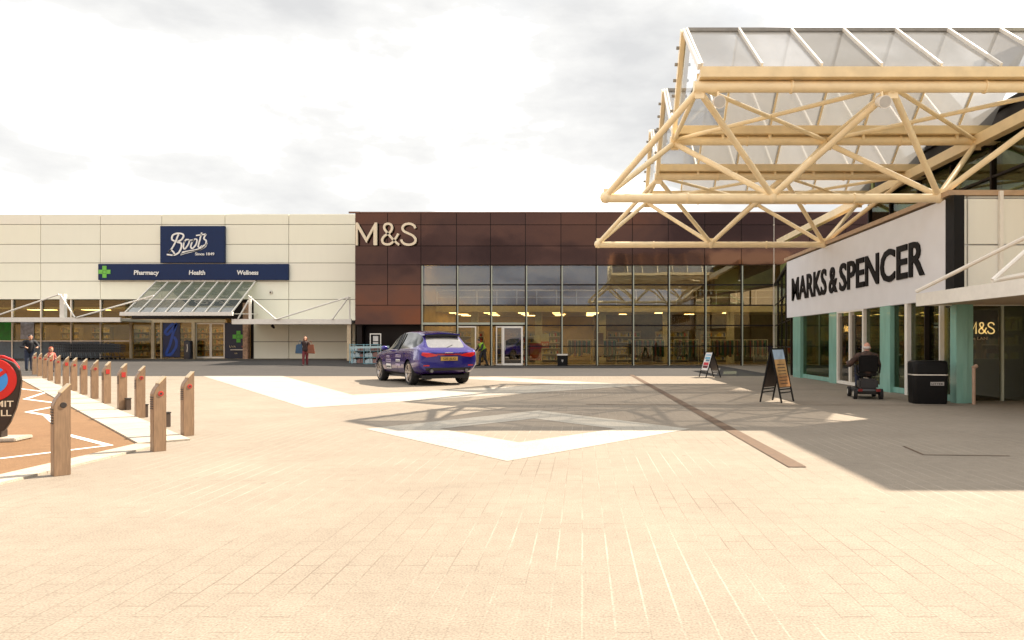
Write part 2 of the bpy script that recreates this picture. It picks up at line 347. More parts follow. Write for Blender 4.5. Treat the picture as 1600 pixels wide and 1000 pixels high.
M_cloth = islands('garments', [(.04, .03, .035), (.12, .03, .03), (.03, .1, .09), (.4, .35, .28), (.05, .07, .12), (.2, .16, .1), (.02, .12, .10), (.3, .08, .1), (.08, .06, .05)], .85)
M_shelf = mat('shelf_metal', (.35, .3, .22), .5)
G_shop = glass('shop_glass', (.80, .76, .56), .03, (.8, .8, .72), wob=.03)
G_upper = glass('upper_glass', (.72, .70, .58), .17, (.78, .84, .90), wob=.06)
G_teal = glass('green_glass', (.56, .66, .46), .07, (.8, .85, .75))
G_can = frit('pharmacy_canopy_glass', (.55, .6, .52), .36, (.25, .28, .23), .0, .3)
ROOF = [frit('roof_glass', (.33, .33, .335), .34, (.60, .59, .57), .04, .30), frit('roof_glass_pale', (.34, .34, .34), .38, (.62, .61, .59), .04, .30), frit('roof_glass_dusty', (.32, .32, .315), .35, (.59, .58, .555), .04, .30)]
G_clear = glass('clear_roof_glass', (.86, .87, .87), .03, rmax=.25); G_roof = ROOF[0]

# ================================================================ ground
xs = [-500, -150, -80, -60] + list(range(-50, 21)) + [40, 80, 200, 500]
ys = [-200, -50, -10, 0, 10, 20] + list(range(28, 48)) + [60, 120, 400, 900]
def sheet(x0, x1, y0, y1, dz):
    X = [x0] + [x for x in xs if x0 < x < x1] + [x1]; Y = [y0] + [y for y in ys if y0 < y < y1] + [y1]; m = MB()
    vs = [(x, y, gz(x, y) + dz) for y in Y for x in X]; n = len(X)
    return m.add(vs, [(j * n + i, j * n + i + 1, (j + 1) * n + i + 1, (j + 1) * n + i) for j in range(len(Y) - 1) for i in range(n - 1)])
struct('plaza_paving', sheet(-500, 500, -200, 900, 0), M_pav)
struct('shade_toned_pavement', sheet(-50, 8, 28.4, 44, .005), M_shade_apron)  # paved strip that also stands in for the building shadow by its dark colour
def flat(name, poly, m, z=.004):
    q = MB().add([(x, y, z) for x, y in poly], [tuple(range(len(poly)))]); return struct(name, q, m)
def poly_px(pts): return [GP(*p) for p in pts]
# two pale paving diamonds
D = (-.86, 11.05); ow, oh, iw, ih = 2.55, 3.0, 1.38, 1.5
for nm, a, b in (('pale_paving_band', 0, 1), ('pale_paving_band', 1, 2), ('pale_paving_band', 2, 3), ('pale_paving_band', 3, 0)):
    dirs = [(0, -1), (1, 0), (0, 1), (-1, 0)]
    flat(nm, [(D[0] + dirs[a][0] * ow, D[1] + dirs[a][1] * oh), (D[0] + dirs[b][0] * ow, D[1] + dirs[b][1] * oh),
              (D[0] + dirs[b][0] * iw, D[1] + dirs[b][1] * ih), (D[0] + dirs[a][0] * iw, D[1] + dirs[a][1] * ih)], M_band)
Bm, Bi = (-5.75, 14.6), (-5.95, 18.2)
flat('pale_paving_band', [Bm, Bi, (-12.1, 28.4), (-15.3, 28.4)], M_band)
flat('pale_paving_band', [Bm, (2.0, 22.3), (-.7, 22.9), Bi], M_band)
flat('pale_paving_band', [(2.0, 22.3), (-3.4, 27.6), (-5.4, 27.2), (-.7, 22.9)], M_band)
# road at the left, its kerb and zigzag lines
flat('road', [(-5.9, -60), (-5.9, 9.35), (-20.5, 25.7), (-60, 25.7), (-60, -60)], M_road, .004)
kd = Vector((-14.6, 16.35)).normalized(); kn = Vector((kd.y, -kd.x))
k0, k1 = Vector((-5.9, 9.35)), Vector((-20.5, 25.7))
kw = .62
q = MB()
for i in range(24):
    a = k0 + (k1 - k0) * (i / 24); b = k0 + (k1 - k0) * ((i + 1) / 24 - .0006)
    q.add([(a.x, a.y, 0), (b.x, b.y, 0), (b.x + kn.x * kw, b.y + kn.y * kw, 0), (a.x + kn.x * kw, a.y + kn.y * kw, 0),
           (a.x, a.y, .025), (b.x, b.y, .025), (b.x + kn.x * kw, b.y + kn.y * kw, .025), (a.x + kn.x * kw, a.y + kn.y * kw, .025)],
          [(0, 3, 2, 1), (4, 5, 6, 7), (0, 1, 5, 4), (1, 2, 6, 5), (2, 3, 7, 6), (3, 0, 4, 7)])
struct('kerb', q, M_kerb)
q = MB()
for i in range(12):
    y1 = 9.3 - i * 1.0; q.box(-5.9, -5.55, y1 - .992, y1, 0, .025)
struct('kerb', q, M_kerb)
def line(pts, w, name='road_marking', m=None, z=.008):
    for a, b in zip(pts, pts[1:]):
        a, b = Vector(a), Vector(b); d = (b - a).normalized(); n = Vector((-d.y, d.x)) * w / 2; e = d * w * .35
        flat(name, [a - e - n, b + e - n, b + e + n, a - e + n], m or M_white, z); z += .0004
line([(-8.2, 5.6), (-6.22, 9.25), (-7.64, 10.39)], .09)
line([(-7.7, 10.5), (-9.98, 13.1), (-10.8, 13.7), (-11.3, 15.4), (-13.3, 16.8), (-14.6, 19.2), (-17, 21)], .10)
# drainage channels and slab edges
flat('drain_channel', [(2.24, 7.65), (2.44, 7.65), (2.12, 29.4), (1.96, 29.4)], M_drain, .0085)
line([(.1, 15.4), (2.1, 15.3)], .07, 'drain_channel', M_drain, .005)
line([(2.4, 15.35), (8.2, 15.2)], .045, 'drain_channel', M_drain, .005)
line([(4.2, 9.2), (4.12, 8.5), (5.1, 8.42)], .03, 'drain_channel', M_drain, .005)
line([(2.5, 20.4), (8.2, 20.2)], .03, 'drain_channel', M_drain, .005)

# ================================================================ pharmacy store (left)
YB = 45.5; ZB = .30
ph = thing('store_building', 'long cream panelled shop building with navy pharmacy signs and glazed entrance', 'shop building', (-28, YB, ZB))
xb = [PX(x, YB) for x in (-110, -28, 65, 158, 254, 352.5, 452, 556)]
rb = [PZ(y, YB) for y in (335, 351, 382, 411, 439.5, 468)]
cl = MB(); GAP = .018
def panel(m, x0, x1, z0, z1, y, t=.08): m.box(x0 + GAP, x1 - GAP, y - t, y, z0 + GAP, z1 - GAP)
for x0, x1 in zip(xb, xb[1:]):
    for z1, z0 in zip(rb, rb[1:]): panel(cl, x0, x1, z0, z1, YB)
xr = PX(397, YB)
for x0, x1 in ((xr, xb[6]), (xb[6], xb[7])):
    for z1, z0 in ((rb[5], PZ(501, YB)), (PZ(501, YB), PZ(534, YB)), (PZ(534, YB), ZB)): panel(cl, x0, x1, z0, z1, YB)
xq = PX(205, YB)
cl.build('cladding', M_cream, ph)
wl_ = MB()
wl_.box(xb[0], xb[7], YB, YB + .3, rb[5], rb[0] - .06)          # wall behind the panels
wl_.box(xr, xb[7], YB + .01, YB + .3, ZB, rb[5])
wl_.box(xb[0], xb[7], YB + 9, YB + 9.3, 0, rb[0] - .1)
wl_.box(xb[0] - .3, xb[0], YB, YB + 9.3, 0, rb[0] - .1)
wl_.build('wall', M_gap, ph)
MB().box(xb[0] - .3, xb[7] + .4, YB + .05, YB + 9.3, rb[0] - .05, rb[0] + .02).build('roof', M_cream, ph)
inn = MB().box(xb[0], xr, YB + 5.8, YB + 6, ZB, 4.2).box(xr, xr + .1, YB + .31, YB + 6, ZB, 4.2)
inn.build('interior_wall', M_int, ph)
MB().box(xb[0], xr, YB + .4, YB + 6, 3.55, 3.65).build('interior_ceiling', M_ceil, ph)
MB().box(xb[0], xr, YB + .02, YB + 6, ZB - .02, ZB + .015).build('interior_floor', M_ifl, ph)
for i in range(5):
    x = -37 + i * 3.6
    MB().box(x, x + 1.6, YB + 1.4, YB + 2.0, 3.53, 3.545).build('ceiling_light', M_lamp, ph)
# window strip left of the entrance
wx = [PX(x, YB) for x in (-28, 19, 64, 111, 157, 205)]
zt, zc, zl = rb[5], PZ(499, YB), PZ(532, YB)
for i, (x0, x1) in enumerate(zip(wx, wx[1:])):
    w = MB().box(x0 + .04, x1 - .04, YB + .10, YB + .12, (zl if i < 4 else ZB + .05), zt - .03).build('window', G_shop, ph)
    f = MB(); f.box(x0 - .04, x0 + .04, YB - .02, YB + .2, ZB, zt).box(x0 + .041, x1 - .041, YB, YB + .18, zc - .05, zc + .05).box(x0 + .041, x1 - .041, YB, YB + .18, zl - .06, zl - .001)
    f.build('frame', M_alu, w)
MB().box(wx[0], wx[4] - .05, YB + .02, YB + .14, ZB, zl - .07).build('spandrel_panel', mat('slate_blue_panel', (.12, .16, .19), .45), ph)
MB().box(wx[0] + .1, wx[1] - .1, YB + .06, YB + .08, zl, zc - .1).build('green_window_poster', mat('leaf_green_poster', (.01, .26, .01), .5, var=.35, scale=3), ph, label='bright green window poster')
MB().box(PX(31, YB), PX(52, YB), YB + .06, YB + .08, zl + .1, zc - .05).build('window_poster', mat('pale_grey_poster', (.5, .5, .55), .5, var=.4, scale=5), ph)
# entrance
def post(m, x0, x1, y0, y1, z0, z1): m.box(x0, x1, y0, y1, z0, z1)
zd = PZ(504, YB)
ent = MB()
for a, b in ((203, 206.5), (237, 241.5), (251.5, 253.5), (300, 305)): post(ent, PX(a, YB), PX(b, YB), YB - .06, YB + .15, ZB, zd)
ent.box(PX(203, YB), PX(352, YB), YB - .05, YB + .16, zd + .002, zd + .2)
ent.build('entrance_frame', mat('beige_frame', (.62, .50, .33), .45), ph)
for a, b in ((206.5, 237), (241.5, 251.5), (253.5, 300)):
    MB().box(PX(a, YB) + .01, PX(b, YB) - .01, YB + .05, YB + .07, ZB + .05, zd - .01).build('window', G_shop, ph)
for a, b in ((305, 328), (328.5, 350)):
    d = MB().box(PX(a, YB), PX(b, YB), YB + .1, YB + .125, ZB + .12, zd - .08).build('door', G_shop, ph)
    x0, x1 = PX(a, YB), PX(b, YB)
    MB().box(x0, x0 + .06, YB + .07, YB + .15, ZB + .03, zd - .02).box(x1 - .06, x1, YB + .07, YB + .15, ZB + .03, zd - .02).box(x0 + .061, x1 - .061, YB + .07, YB + .15, ZB + .03, ZB + .14).box(x0 + .061, x1 - .061, YB + .07, YB + .15, zd - .1, zd - .02).build('door_frame', M_alu, d)
MB().box(PX(205, YB), PX(398, YB), YB + .06, YB + .1, zd + .25, rb[5]).build('dark_transom_panel', M_bfr, ph)
MB().box(PX(384, YB), PX(391.5, YB), YB - .4, YB - .05, ZB, zd + 1.25).build('brick_pier', mat('pier_brick', (.42, .26, .17), .8, var=.35, scale=9), ph)
MB().box(PX(391.5, YB), PX(397.5, YB), YB + .02, YB + .3, ZB, rb[5]).build('dark_recess_panel', M_bfr, ph)
# blue swirl poster in the entrance window
po = thing('window_poster', 'tall navy poster with a bright blue script swirl in the pharmacy entrance window', 'poster', (PX(268, YB), YB + .16, ZB))
MB().box(PX(254.3, YB), PX(281, YB), YB + .015, YB + .04, ZB + .1, zd - .03).build('board', mat('poster_navy', (.006, .018, .08), .4), po)
sw = [(.62, 1), (.45, .93), (.2, .80), (.14, .72), (.3, .68), (.62, .86), (.78, .98), (.72, .86), (.6, .7), (.4, .35), (.22, .14), (.25, .08), (.5, .1), (.76, .3), (.8, .45), (.72, .56), (.62, .58)]
pw, phh = PX(281, YB) - PX(254.3, YB), zd - ZB - .15
def cr(p, n=6):
    o = []
    for i in range(len(p) - 1):
        a, b, c, d = p[max(0, i - 1)], p[i], p[i + 1], p[min(len(p) - 1, i + 2)]
        for k in range(n):
            t = k / n; o.append(tuple(.5 * (2 * b[j] + (c[j] - a[j]) * t + (2 * a[j] - 5 * b[j] + 4 * c[j] - d[j]) * t * t + (3 * b[j] - a[j] - 3 * c[j] + d[j]) * t ** 3) for j in range(2)))
    o.append(p[-1]); return o
MB().ribbon([(x * pw, z * phh) for x, z in cr(sw)], .17, .01, T(PX(254.3, YB), YB + .004, ZB + .1)).build('swirl', mat('swirl_blue', (.012, .07, .38), .4), po)
# navy promotion board with green cross
pb = thing('pharmacy_board', 'dark navy board with green cross beside the brick pier', 'notice board', (PX(367, YB), YB - .1, ZB))
MB().box(PX(352.5, YB), PX(383, YB), YB - .1, YB - .02, ZB + .02, zd - .03).build('panel', mat('board_navy', (.006, .012, .035), .4), pb)
def cross(mb, cx, cz, s, y, d):
    a = s * .19
    for u, w in ((-1, 0), (1, 0), (0, -1), (0, 1)):
        mb.box(cx + u * s * .34 - a + .01, cx + u * s * .34 + a - .01, y, y + d, cz + w * s * .34 - a + .01, cz + w * s * .34 + a - .01)
    mb.box(cx - a * .7, cx + a * .7, y + .002, y + d, cz - a * .7, cz + a * .7)
c_ = MB(); cross(c_, PX(374, YB), PZ(526, YB), .72, YB - .13, .03); c_.build('cross', M_grn, pb)
text('UVA', .13, .42, .02, .01, M=T(PX(360, YB), YB - .125, PZ(543, YB))).build('lettering', mat('buff_letter', (.5, .4, .25), .5), pb)
text('R', .12, .1, .02, .01, M=T(PX(379.5, YB), YB - .125, PZ(543, YB))).build('lettering', mat('red_letter', (.5, .1, .08), .5), pb)
MB().box(PX(363, YB), PX(382.5, YB), YB - .25, YB - .11, PZ(547, YB), PZ(546, YB)).build('ledge', M_alu, pb)
text('GR', .08, .2, .02, .01, M=T(PX(368, YB), YB - .125, PZ(553, YB))).build('lettering', mat('buff_letter', (.5, .4, .25), .5), pb)
# square sign with script logo
sx0, sx1, sz1, sz0 = PX(250, YB - .3), PX(350.5, YB - .3), PZ(353, YB - .3), PZ(410.5, YB - .3)
sg = thing('shop_sign', 'square navy shop sign with white script logo above the pharmacy band', 'shop sign', ((sx0 + sx1) / 2, YB - .3, sz0))
MB().box(sx0, sx1, YB - .3, YB - .081, sz0, sz1).build('panel', M_navy, sg, bevel=.02)
lw_, lh_ = sx1 - sx0, sz1 - sz0
LM = T(sx0, YB - .345, sz0)
def U(pts): return [(x / 735 * lw_, (1 - z / 410) * lh_) for x, z in pts]
boot = MB()
def stroke(pts, w, n=6): boot.ribbon(cr(U(pts), n), w, .05, LM)
stroke([(82, 318), (105, 322), (150, 325), (165, 305), (130, 270), (100, 300), (140, 250), (175, 190), (215, 95)], .09)      # stem of B with its foot
stroke([(170, 170), (140, 150), (150, 105), (200, 84), (262, 92), (270, 125), (240, 160), (200, 180), (245, 195), (245, 245), (215, 300), (165, 325), (150, 318)], .10)
stroke([(285, 165), (270, 230), (285, 258), (325, 210), (338, 160), (300, 155), (280, 185)], .085)
stroke([(330, 160), (365, 158), (395, 150)], .06)
stroke([(385, 155), (355, 225), (375, 252), (415, 205), (425, 155), (395, 150), (372, 180)], .085)
stroke([(480, 75), (455, 170), (440, 228), (462, 240), (485, 220)], .085)
stroke([(415, 108), (470, 100), (528, 92)], .08)
stroke([(528, 92), (505, 140), (530, 165), (525, 205), (498, 225), (480, 235)], .09)
stroke([(540, 190), (505, 240), (440, 270), (330, 290), (240, 318)], .06)
boot.prism(U([(238, 330), (260, 285), (400, 262), (500, 238), (545, 195), (528, 235), (480, 265), (380, 290), (290, 312)]), .045, LM)
boot.build('logo_lettering', M_wl, sg)
text('Since 1849', .18, 1.22, .03, .012, M=T(sx0 + lw_ * .555, YB - .335, sz0 + lh_ * .20)).build('lettering', M_wl, sg)
# long band sign
bx0, bx1, bz1, bz0 = PX(153, YB - .3), PX(450, YB - .3), PZ(412, YB - .3), PZ(437.5, YB - .3)
bs = thing('shop_sign', 'long navy band sign listing pharmacy departments with green cross', 'shop sign', ((bx0 + bx1) / 2, YB - .3, bz0))
MB().box(bx0, bx1, YB - .3, YB - .081, bz0, bz1 - .01).build('panel', M_navy, bs, bevel=.02)
c_ = MB(); cross(c_, PX(163.5, YB - .3), (bz0 + bz1) / 2, .74, YB - .33, .028); c_.build('cross', mat('cross_green', (.16, .5, .07), .45), bs)
for s, a, b in (('Pharmacy', 210, 249), ('Health', 296, 321), ('Wellness', 371, 404)):
    text(s, .29, PX(b, YB) - PX(a, YB), .03, .02, .08, M=T(PX(a, YB - .3), YB - .332, PZ(429.3, YB - .3))).build('lettering', M_wl, bs)
# sloping glass canopy over the pharmacy entrance
gc = thing('entrance_canopy', 'sloping glass entrance canopy with white glazing bars under the navy band', 'canopy', (-24.2, YB - .1, ZB))
yt, zt_, yb, zb_ = YB - .12, PZ(440, YB), 42.2, PZ(490, 42.2)
xa, xz = -27.45, -21.05
def GPt(x, t): return (x, yt + (yb - yt) * t, zt_ + (zb_ - zt_) * t)
MB().quad(GPt(xa, 0), GPt(xz, 0), GPt(xz, 1), GPt(xa, 1)).build('glass_roof', G_can, gc)
for i in range(9):
    x = xa + (xz - xa) * i / 8
    MB().bar(Vector(GPt(x, 0)) + Vector((0, 0, .03)), Vector(GPt(x, 1)) + Vector((0, 0, .03)), .055, .08).build('glazing_bar', M_wht, gc)
MB().bar(Vector(GPt(xa, .57)), Vector(GPt(xz, .57)), .05, .04).build('purlin', M_wht, gc)
MB().box(xa - .15, xz + .15, yb - .22, yb, zb_ - .13, zb_ + .09).build('gutter', M_wht, gc)
MB().box(xa, xz, YB - .2, YB - .081, zt_ - .02, zt_ + .1).build('wall_plate', M_wht, gc)
for x in (xa + 1.0, xa + 2.6, xa + 4.2, xa + 5.6):
    MB().bar((x, YB - .1, 3.2), (x + .9, yb + .3, zb_), .05).bar((x + .9, YB - .1, 3.2), (x, yb + .3, zb_), .05).build('brace', M_wht, gc)
# walkway canopy with masts and tie rods
wc = thing('walkway_canopy', 'low white walkway canopy with masts and tie rods along the cream wall', 'canopy', (-25, 43, ZB))
yf = 42.3; z0, z1 = PZ(506.5, yf), PZ(498.5, yf)
zl0, zl1 = PZ(503, yf), PZ(496, yf)
MB().box(PX(-110, yf), PX(188, yf), yf, yf + .12, zl0, zl1).build('edge_beam', M_wht, wc)
MB().box(PX(362, yf), PX(549, yf), yf, yf + .12, z0, z1).build('edge_beam', M_wht, wc)
MB().box(PX(-110, yf), PX(186, yf), yf + .121, YB - .09, zl0 + .06, zl1 - .07).build('roof_deck', M_wht, wc)
MB().box(PX(364, yf), PX(549, yf), yf + .121, YB - .09, z0 + .06, z1 - .07).build('roof_deck', M_wht, wc)
def PW(x, y, Y=42.25): return (PX(x, Y), Y, PZ(y, Y))
for x, y0, y1, w in ((94, 459, 497, .26), (388.5, 463, 500, .13), (545, 464, 499, .06)):
    MB().box(PX(x, yf) - w / 2, PX(x, yf) + w / 2, yf + .13, yf + .13 + w, PZ(y1, yf), PZ(y0, yf)).build('mast', M_wht, wc)
for a, b in (((92, 460), (-40, 505)), ((94, 460), (117, 496)), ((120, 496), (240, 462)), ((388, 462), (431, 499)), ((432, 499), (545, 464)), ((545, 464), (519, 499)), ((388, 470), (372, 498))):
    MB().tube(PW(*a), PW(*b), .045).build('tie_rod', M_wht, wc)
MB().box(PX(541, yf), PX(547, yf), yf + .13, yf + .4, gz(-14, 42), z0).build('post', mat('beige_frame', (.62, .50, .33), .45), wc)
q = MB().tube(PW(425, 508, 43), PW(427, 511, 43), .09).tube(PW(427, 511, 43), PW(428, 512, 42.8), .06)
q.build('downlight', M_bfr, wc)
# alarm bell
ab = thing('alarm_bell', 'small round bell on the cream wall right of the glass canopy', 'bell', (PX(424.5, YB), YB - .08, PZ(457, YB)))
MB().lathe([(0, .1), (.08, .1), (.12, .04), (.13, 0), (0, 0)], 20, Matrix.Translation((PX(424.5, YB), YB - .08, PZ(457, YB))) @ Matrix.Rotation(R(90), 4, 'X')).build('housing', M_alu, ab, smooth=True)
MB().ball((PX(424.5, YB), YB - .19, PZ(457, YB)), (.05, .03, .05)).build('striker', M_bfr, ab, smooth=True)

# shelving for the shops
def shelf_unit(name, label, cat, loc, rz, w, h, group, seed, m=None):
    rnd = random.Random(seed); o = thing(name, label, cat, loc, rz, group); d = .4
    MB().box(-w / 2, w / 2, d / 2 - .03, d / 2, 0, h).box(-w / 2 - .03, -w / 2, -d / 2, d / 2, 0, h).box(w / 2, w / 2 + .03, -d / 2, d / 2, 0, h).build('carcass', M_shelf, o, world=False)
    n = int(h / .38)
    for i in range(n):
        z = .12 + i * (h - .1) / n
        MB().box(-w / 2 + .002, w / 2 - .002, -d / 2, d / 2 - .032, z, z + .03).build('shelf', M_alu, o, world=False)
        g = MB(); x = -w / 2 + .03
        while x < w / 2 - .15:
            bw = rnd.uniform(.06, .14); bh = rnd.uniform(.12, .27)
            g.box(x, x + bw, -d / 2 + rnd.uniform(.02, .06), d / 2 - .06, z + .031, z + .031 + bh); x += bw + rnd.uniform(.004, .03)
        g.build('goods', m or M_goods, o, world=False)
    return o
for i, (px, dy, lab) in enumerate(((60, 3.2, 'stocked shelf unit behind the pharmacy windows, above the blue grey panel'), (112, 2.6, 'stocked shelf unit behind the pharmacy windows, at the trolley row end'), (160, 3.4, 'stocked shelf unit behind the pharmacy window beside the entrance post'),
                                  (222, 2.2, 'stocked shelf unit inside the pharmacy left of the blue poster'), (247, 3.0, 'narrow stocked shelf seen beside the tall blue poster'), (290, 2.4, 'stocked shelf unit inside behind the dark bin'), (318, 3.4, 'stocked shelf unit seen through the left pharmacy door leaf'), (341, 2.8, 'stocked shelf unit seen through the right pharmacy door leaf'))):
    shelf_unit('shop_shelf', lab, 'shelf unit', (PX(px, YB + dy), YB + dy, ZB + .02), 0, 1.25, 2.1, 'pharmacy shelves', i)

# ================================================================ brown glass store (centre)
YM = 41.5
st = thing('store_building', 'dark brown glass store front with tall lit windows and white framed door', 'shop building', (0, YM, 0))
cx = [PX(x, YM) for x in (555, 606, 658, 713.5, 766.5, 821, 876.5, 931.5, 988, 1044, 1101, 1158, 1209)]
ex = cx + [cx[-1] + 2.1, cx[-1] + 4.2, cx[-1] + 6.3]
rz_ = [PZ(y, YM) for y in (332.5, 351.5, 384.5, 414, 445, 477, 508.5, 541, 571)]
br = MB()
for x0, x1 in zip(ex, ex[1:]):
    for z1, z0 in zip(rz_[:3], rz_[1:4]): panel(br, x0, x1, z0, z1, YM, .05)
for x0, x1 in zip(cx[:2], cx[1:3]):
    for z1, z0 in zip(rz_[3:5], rz_[4:6]): panel(br, x0, x1, z0, z1, YM, .05)
panel(br, cx[0], cx[2], rz_[6] + .05, rz_[5], YM, .05)
br.build('cladding', M_brown, st)
bw_ = MB().box(ex[0], ex[-1], YM, YM + .3, rz_[3], rz_[0] - .03).box(cx[0], cx[2], YM + .001, YM + .3, rz_[6] + .03, rz_[3])
bw_.box(cx[0], cx[0] + .3, YM + .31, YM + 13, 0, rz_[0] - .1).box(ex[-1] - .3, ex[-1], YM + .31, YM + 13, 0, rz_[0] - .1).box(cx[0], ex[-1], YM + 13, YM + 13.3, 0, rz_[0] - .1)
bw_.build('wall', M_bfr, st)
MB().box(ex[0] - .35, ex[0] + .3, YM - .12, YM - .06, rz_[0] - .05, rz_[0] + .05).box(ex[0] + .301, ex[-1], YM - .1, YM + .2, rz_[0] - .028, rz_[0] + .04).build('coping', mat('bronze_coping', (.16, .08, .05), .4, metal=.3), st)
MB().box(ex[0], ex[-1], YM + .21, YM + 13.3, rz_[0] - .09, rz_[0] - .01).build('roof', M_dint, st)
# dark recess at its left with the black doors
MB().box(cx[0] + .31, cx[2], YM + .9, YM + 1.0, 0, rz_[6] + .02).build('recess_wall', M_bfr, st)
# glazed bays
for i in range(2, 12):
    x0, x1 = cx[i], cx[i + 1]
    lo = rz_[8] + .06
    low = 6 if i in (2, 3, 4) else 8
    for k, (z1, z0) in enumerate(((rz_[3], rz_[4]), (rz_[4], rz_[5]), (rz_[5], rz_[6]), (rz_[6], rz_[8] + .03))):
        if k == 3 and i in (3, 4): continue
        MB().box(x0 + .045, x1 - .045, YM + .02, YM + .035, z0 + .045, z1 - .045).build('window', G_upper if k < 2 else G_shop, st)
    f = MB().box(x0 - .035, x0 + .035, YM - .03, YM + .06, 0, rz_[3])
    for k in (4, 5, 6): f.box(x0 + .036, x1 - .036, YM - .03, YM + .06, rz_[k] - .04, rz_[k] + .04)
    if i >= 5: f.box(x0 + .036, x1 - .036, YM - .03, YM + .06, rz_[7] - .03, rz_[7] + .03)
    f.build('window_frame', M_bfr, st)
    inner = MB().box(x0 + .04, x0 + .105, YM - .05, YM + .015, 0, rz_[3] - .05)
    if i in (2, 3, 4): inner.box(x0 + .106, x1 - .04, YM - .05, YM + .015, rz_[6] + .045, rz_[6] + .17)
    inner.build('mullion', M_pale, st)
MB().box(cx[12] - .04, cx[12] + .05, YM - .04, YM + .1, 0, rz_[0] - .2).build('corner_post', M_alu, st)
# sliding door bay and white framed swing door
d0, d1 = PX(786, YM), PX(817.5, YM)
dr = MB().box(d0 + .1, d1 - .1, YM - .21, YM - .19, .12, rz_[6] - .15).build('door', glass('dark_door_glass', (.4, .38, .34), .09), st)
MB().box(d0, d0 + .1, YM - .24, YM - .16, .02, rz_[6] - .05).box(d1 - .1, d1, YM - .24, YM - .16, .02, rz_[6] - .05).box(d0 + .101, d1 - .101, YM - .24, YM - .16, .02, .13).box(d0 + .101, d1 - .101, YM - .24, YM - .16, rz_[6] - .16, rz_[6] - .05).build('door_frame', M_wht, dr)
MB().tube((d0 + .15, YM - .3, .9), (d0 + .15, YM - .3, 1.5), .02).build('handle', M_alu, dr)
for a, b in ((713.5, 744), (744.3, 775)):
    x0, x1 = PX(a, YM), PX(b, YM)
    if a > 740: x0, x1 = PX(775, YM), PX(785.5, YM)
    d = MB().box(x0 + .07, x1 - .07, YM + .0, YM + .02, .1, rz_[6] - .1).build('door', G_shop, st)
    MB().box(x0, x0 + .07, YM - .03, YM + .05, .02, rz_[6] - .045).box(x1 - .07, x1, YM - .03, YM + .05, .02, rz_[6] - .045).box(x0 + .071, x1 - .071, YM - .03, YM + .05, .02, .1).box(x0 + .071, x1 - .071, YM - .03, YM + .05, rz_[6] - .12, rz_[6] - .045).build('door_frame', M_alu, d)
# interior
ix0, ix1 = cx[0] + .31, ex[-1] - .31
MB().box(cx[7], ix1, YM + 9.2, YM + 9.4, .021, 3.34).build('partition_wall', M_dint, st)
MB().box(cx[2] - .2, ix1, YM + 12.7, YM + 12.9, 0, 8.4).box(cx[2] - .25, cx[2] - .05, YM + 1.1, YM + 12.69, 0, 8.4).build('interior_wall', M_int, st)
MB().box(ix0, ix1, YM + .4, YM + 12.69, .008, .02).build('interior_floor', M_ifl, st)
MB().box(cx[2] - .04, ix1, YM + 4.3, YM + 12.69, 3.35, 3.75).build('mezzanine_floor', mat('bulkhead_white', (.72, .66, .54), .6), st)
MB().box(cx[2] - .04, ix1, YM + .32, YM + 12.69, 7.6, 7.7).build('interior_ceiling', M_ceil, st)
bl = MB().tube((cx[2], YM + 4.4, 4.75), (ix1, YM + 4.4, 4.75), .04).tube((cx[2], YM + 4.4, 4.3), (ix1, YM + 4.4, 4.3), .025)
x = cx[2]
while x < ix1: bl.box(x, x + .06, YM + 4.37, YM + 4.43, 3.751, 4.74); x += 1.3
bl.build('balustrade', M_wht, st)
for r in range(3):
    for i in range(9):
        if i > 4 and (i + r) % 2: continue
        x = cx[2] + .6 + i * 2.3
        MB().box(x, x + (.5, .8, .65)[(i + r) % 3], YM + 5.6 + r * 2.3, YM + (6.3, 6.0)[i % 2] + r * 2.3, 3.33, 3.345).build('ceiling_light', M_lamp, st)
for i in range(6):
    x = cx[2] + 1 + i * 3.4
    MB().box(x, x + 2, YM + 1.6, YM + 2.6, 7.58, 7.595).build('ceiling_light', M_lamp, st)  # unseen upper lamps, added to brighten the bulkhead and balustrade
for i in range(5):
    x = cx[2] + 2.2 + i * 4.2
    MB().box(x, x + .45, YM + 4.6, YM + 5.05, .021, 3.349).build('interior_column', M_ceil, st)
# letters on the brown panels: M & S
ms = thing('store_letters', 'large cream M and S letters with ampersand on the brown panels', 'letter sign', (PX(600, YM), YM - .2, PZ(384, YM)))
L0 = T(PX(556.5, YM - .2), YM - .3, PZ(383.5, YM - .2)); hh = PZ(350, YM) - PZ(384, YM); u = hh / 400.0
def Lp(pts): return [((x - 208) * u, (655 - z) * u) for x, z in pts]
mm = MB()
mm.prism(Lp([(208, 655), (208, 240), (245, 240), (402, 520), (560, 240), (597, 240), (597, 655), (532, 655), (532, 370), (402, 610), (245, 345), (245, 655)]), .12, L0)
mm.build('letter', M_cl, ms)
amp = [(985, 440), (960, 490), (905, 570), (850, 625), (785, 640), (715, 620), (690, 560), (715, 505), (770, 460), (840, 410), (870, 340), (850, 280), (800, 262), (745, 280), (728, 335), (760, 400), (820, 470), (890, 550), (1000, 650)]
MB().ribbon(cr(Lp(amp), 5), 40 * u, .12, L0).build('letter', M_cl, ms)
es = [(1295, 345), (1265, 290), (1190, 262), (1110, 275), (1062, 330), (1085, 395), (1160, 435), (1250, 480), (1300, 550), (1275, 615), (1190, 645), (1100, 630), (1055, 590), (1035, 550)]
MB().ribbon(cr(Lp(es), 5), 42 * u, .12, L0).build('letter', M_cl, ms)
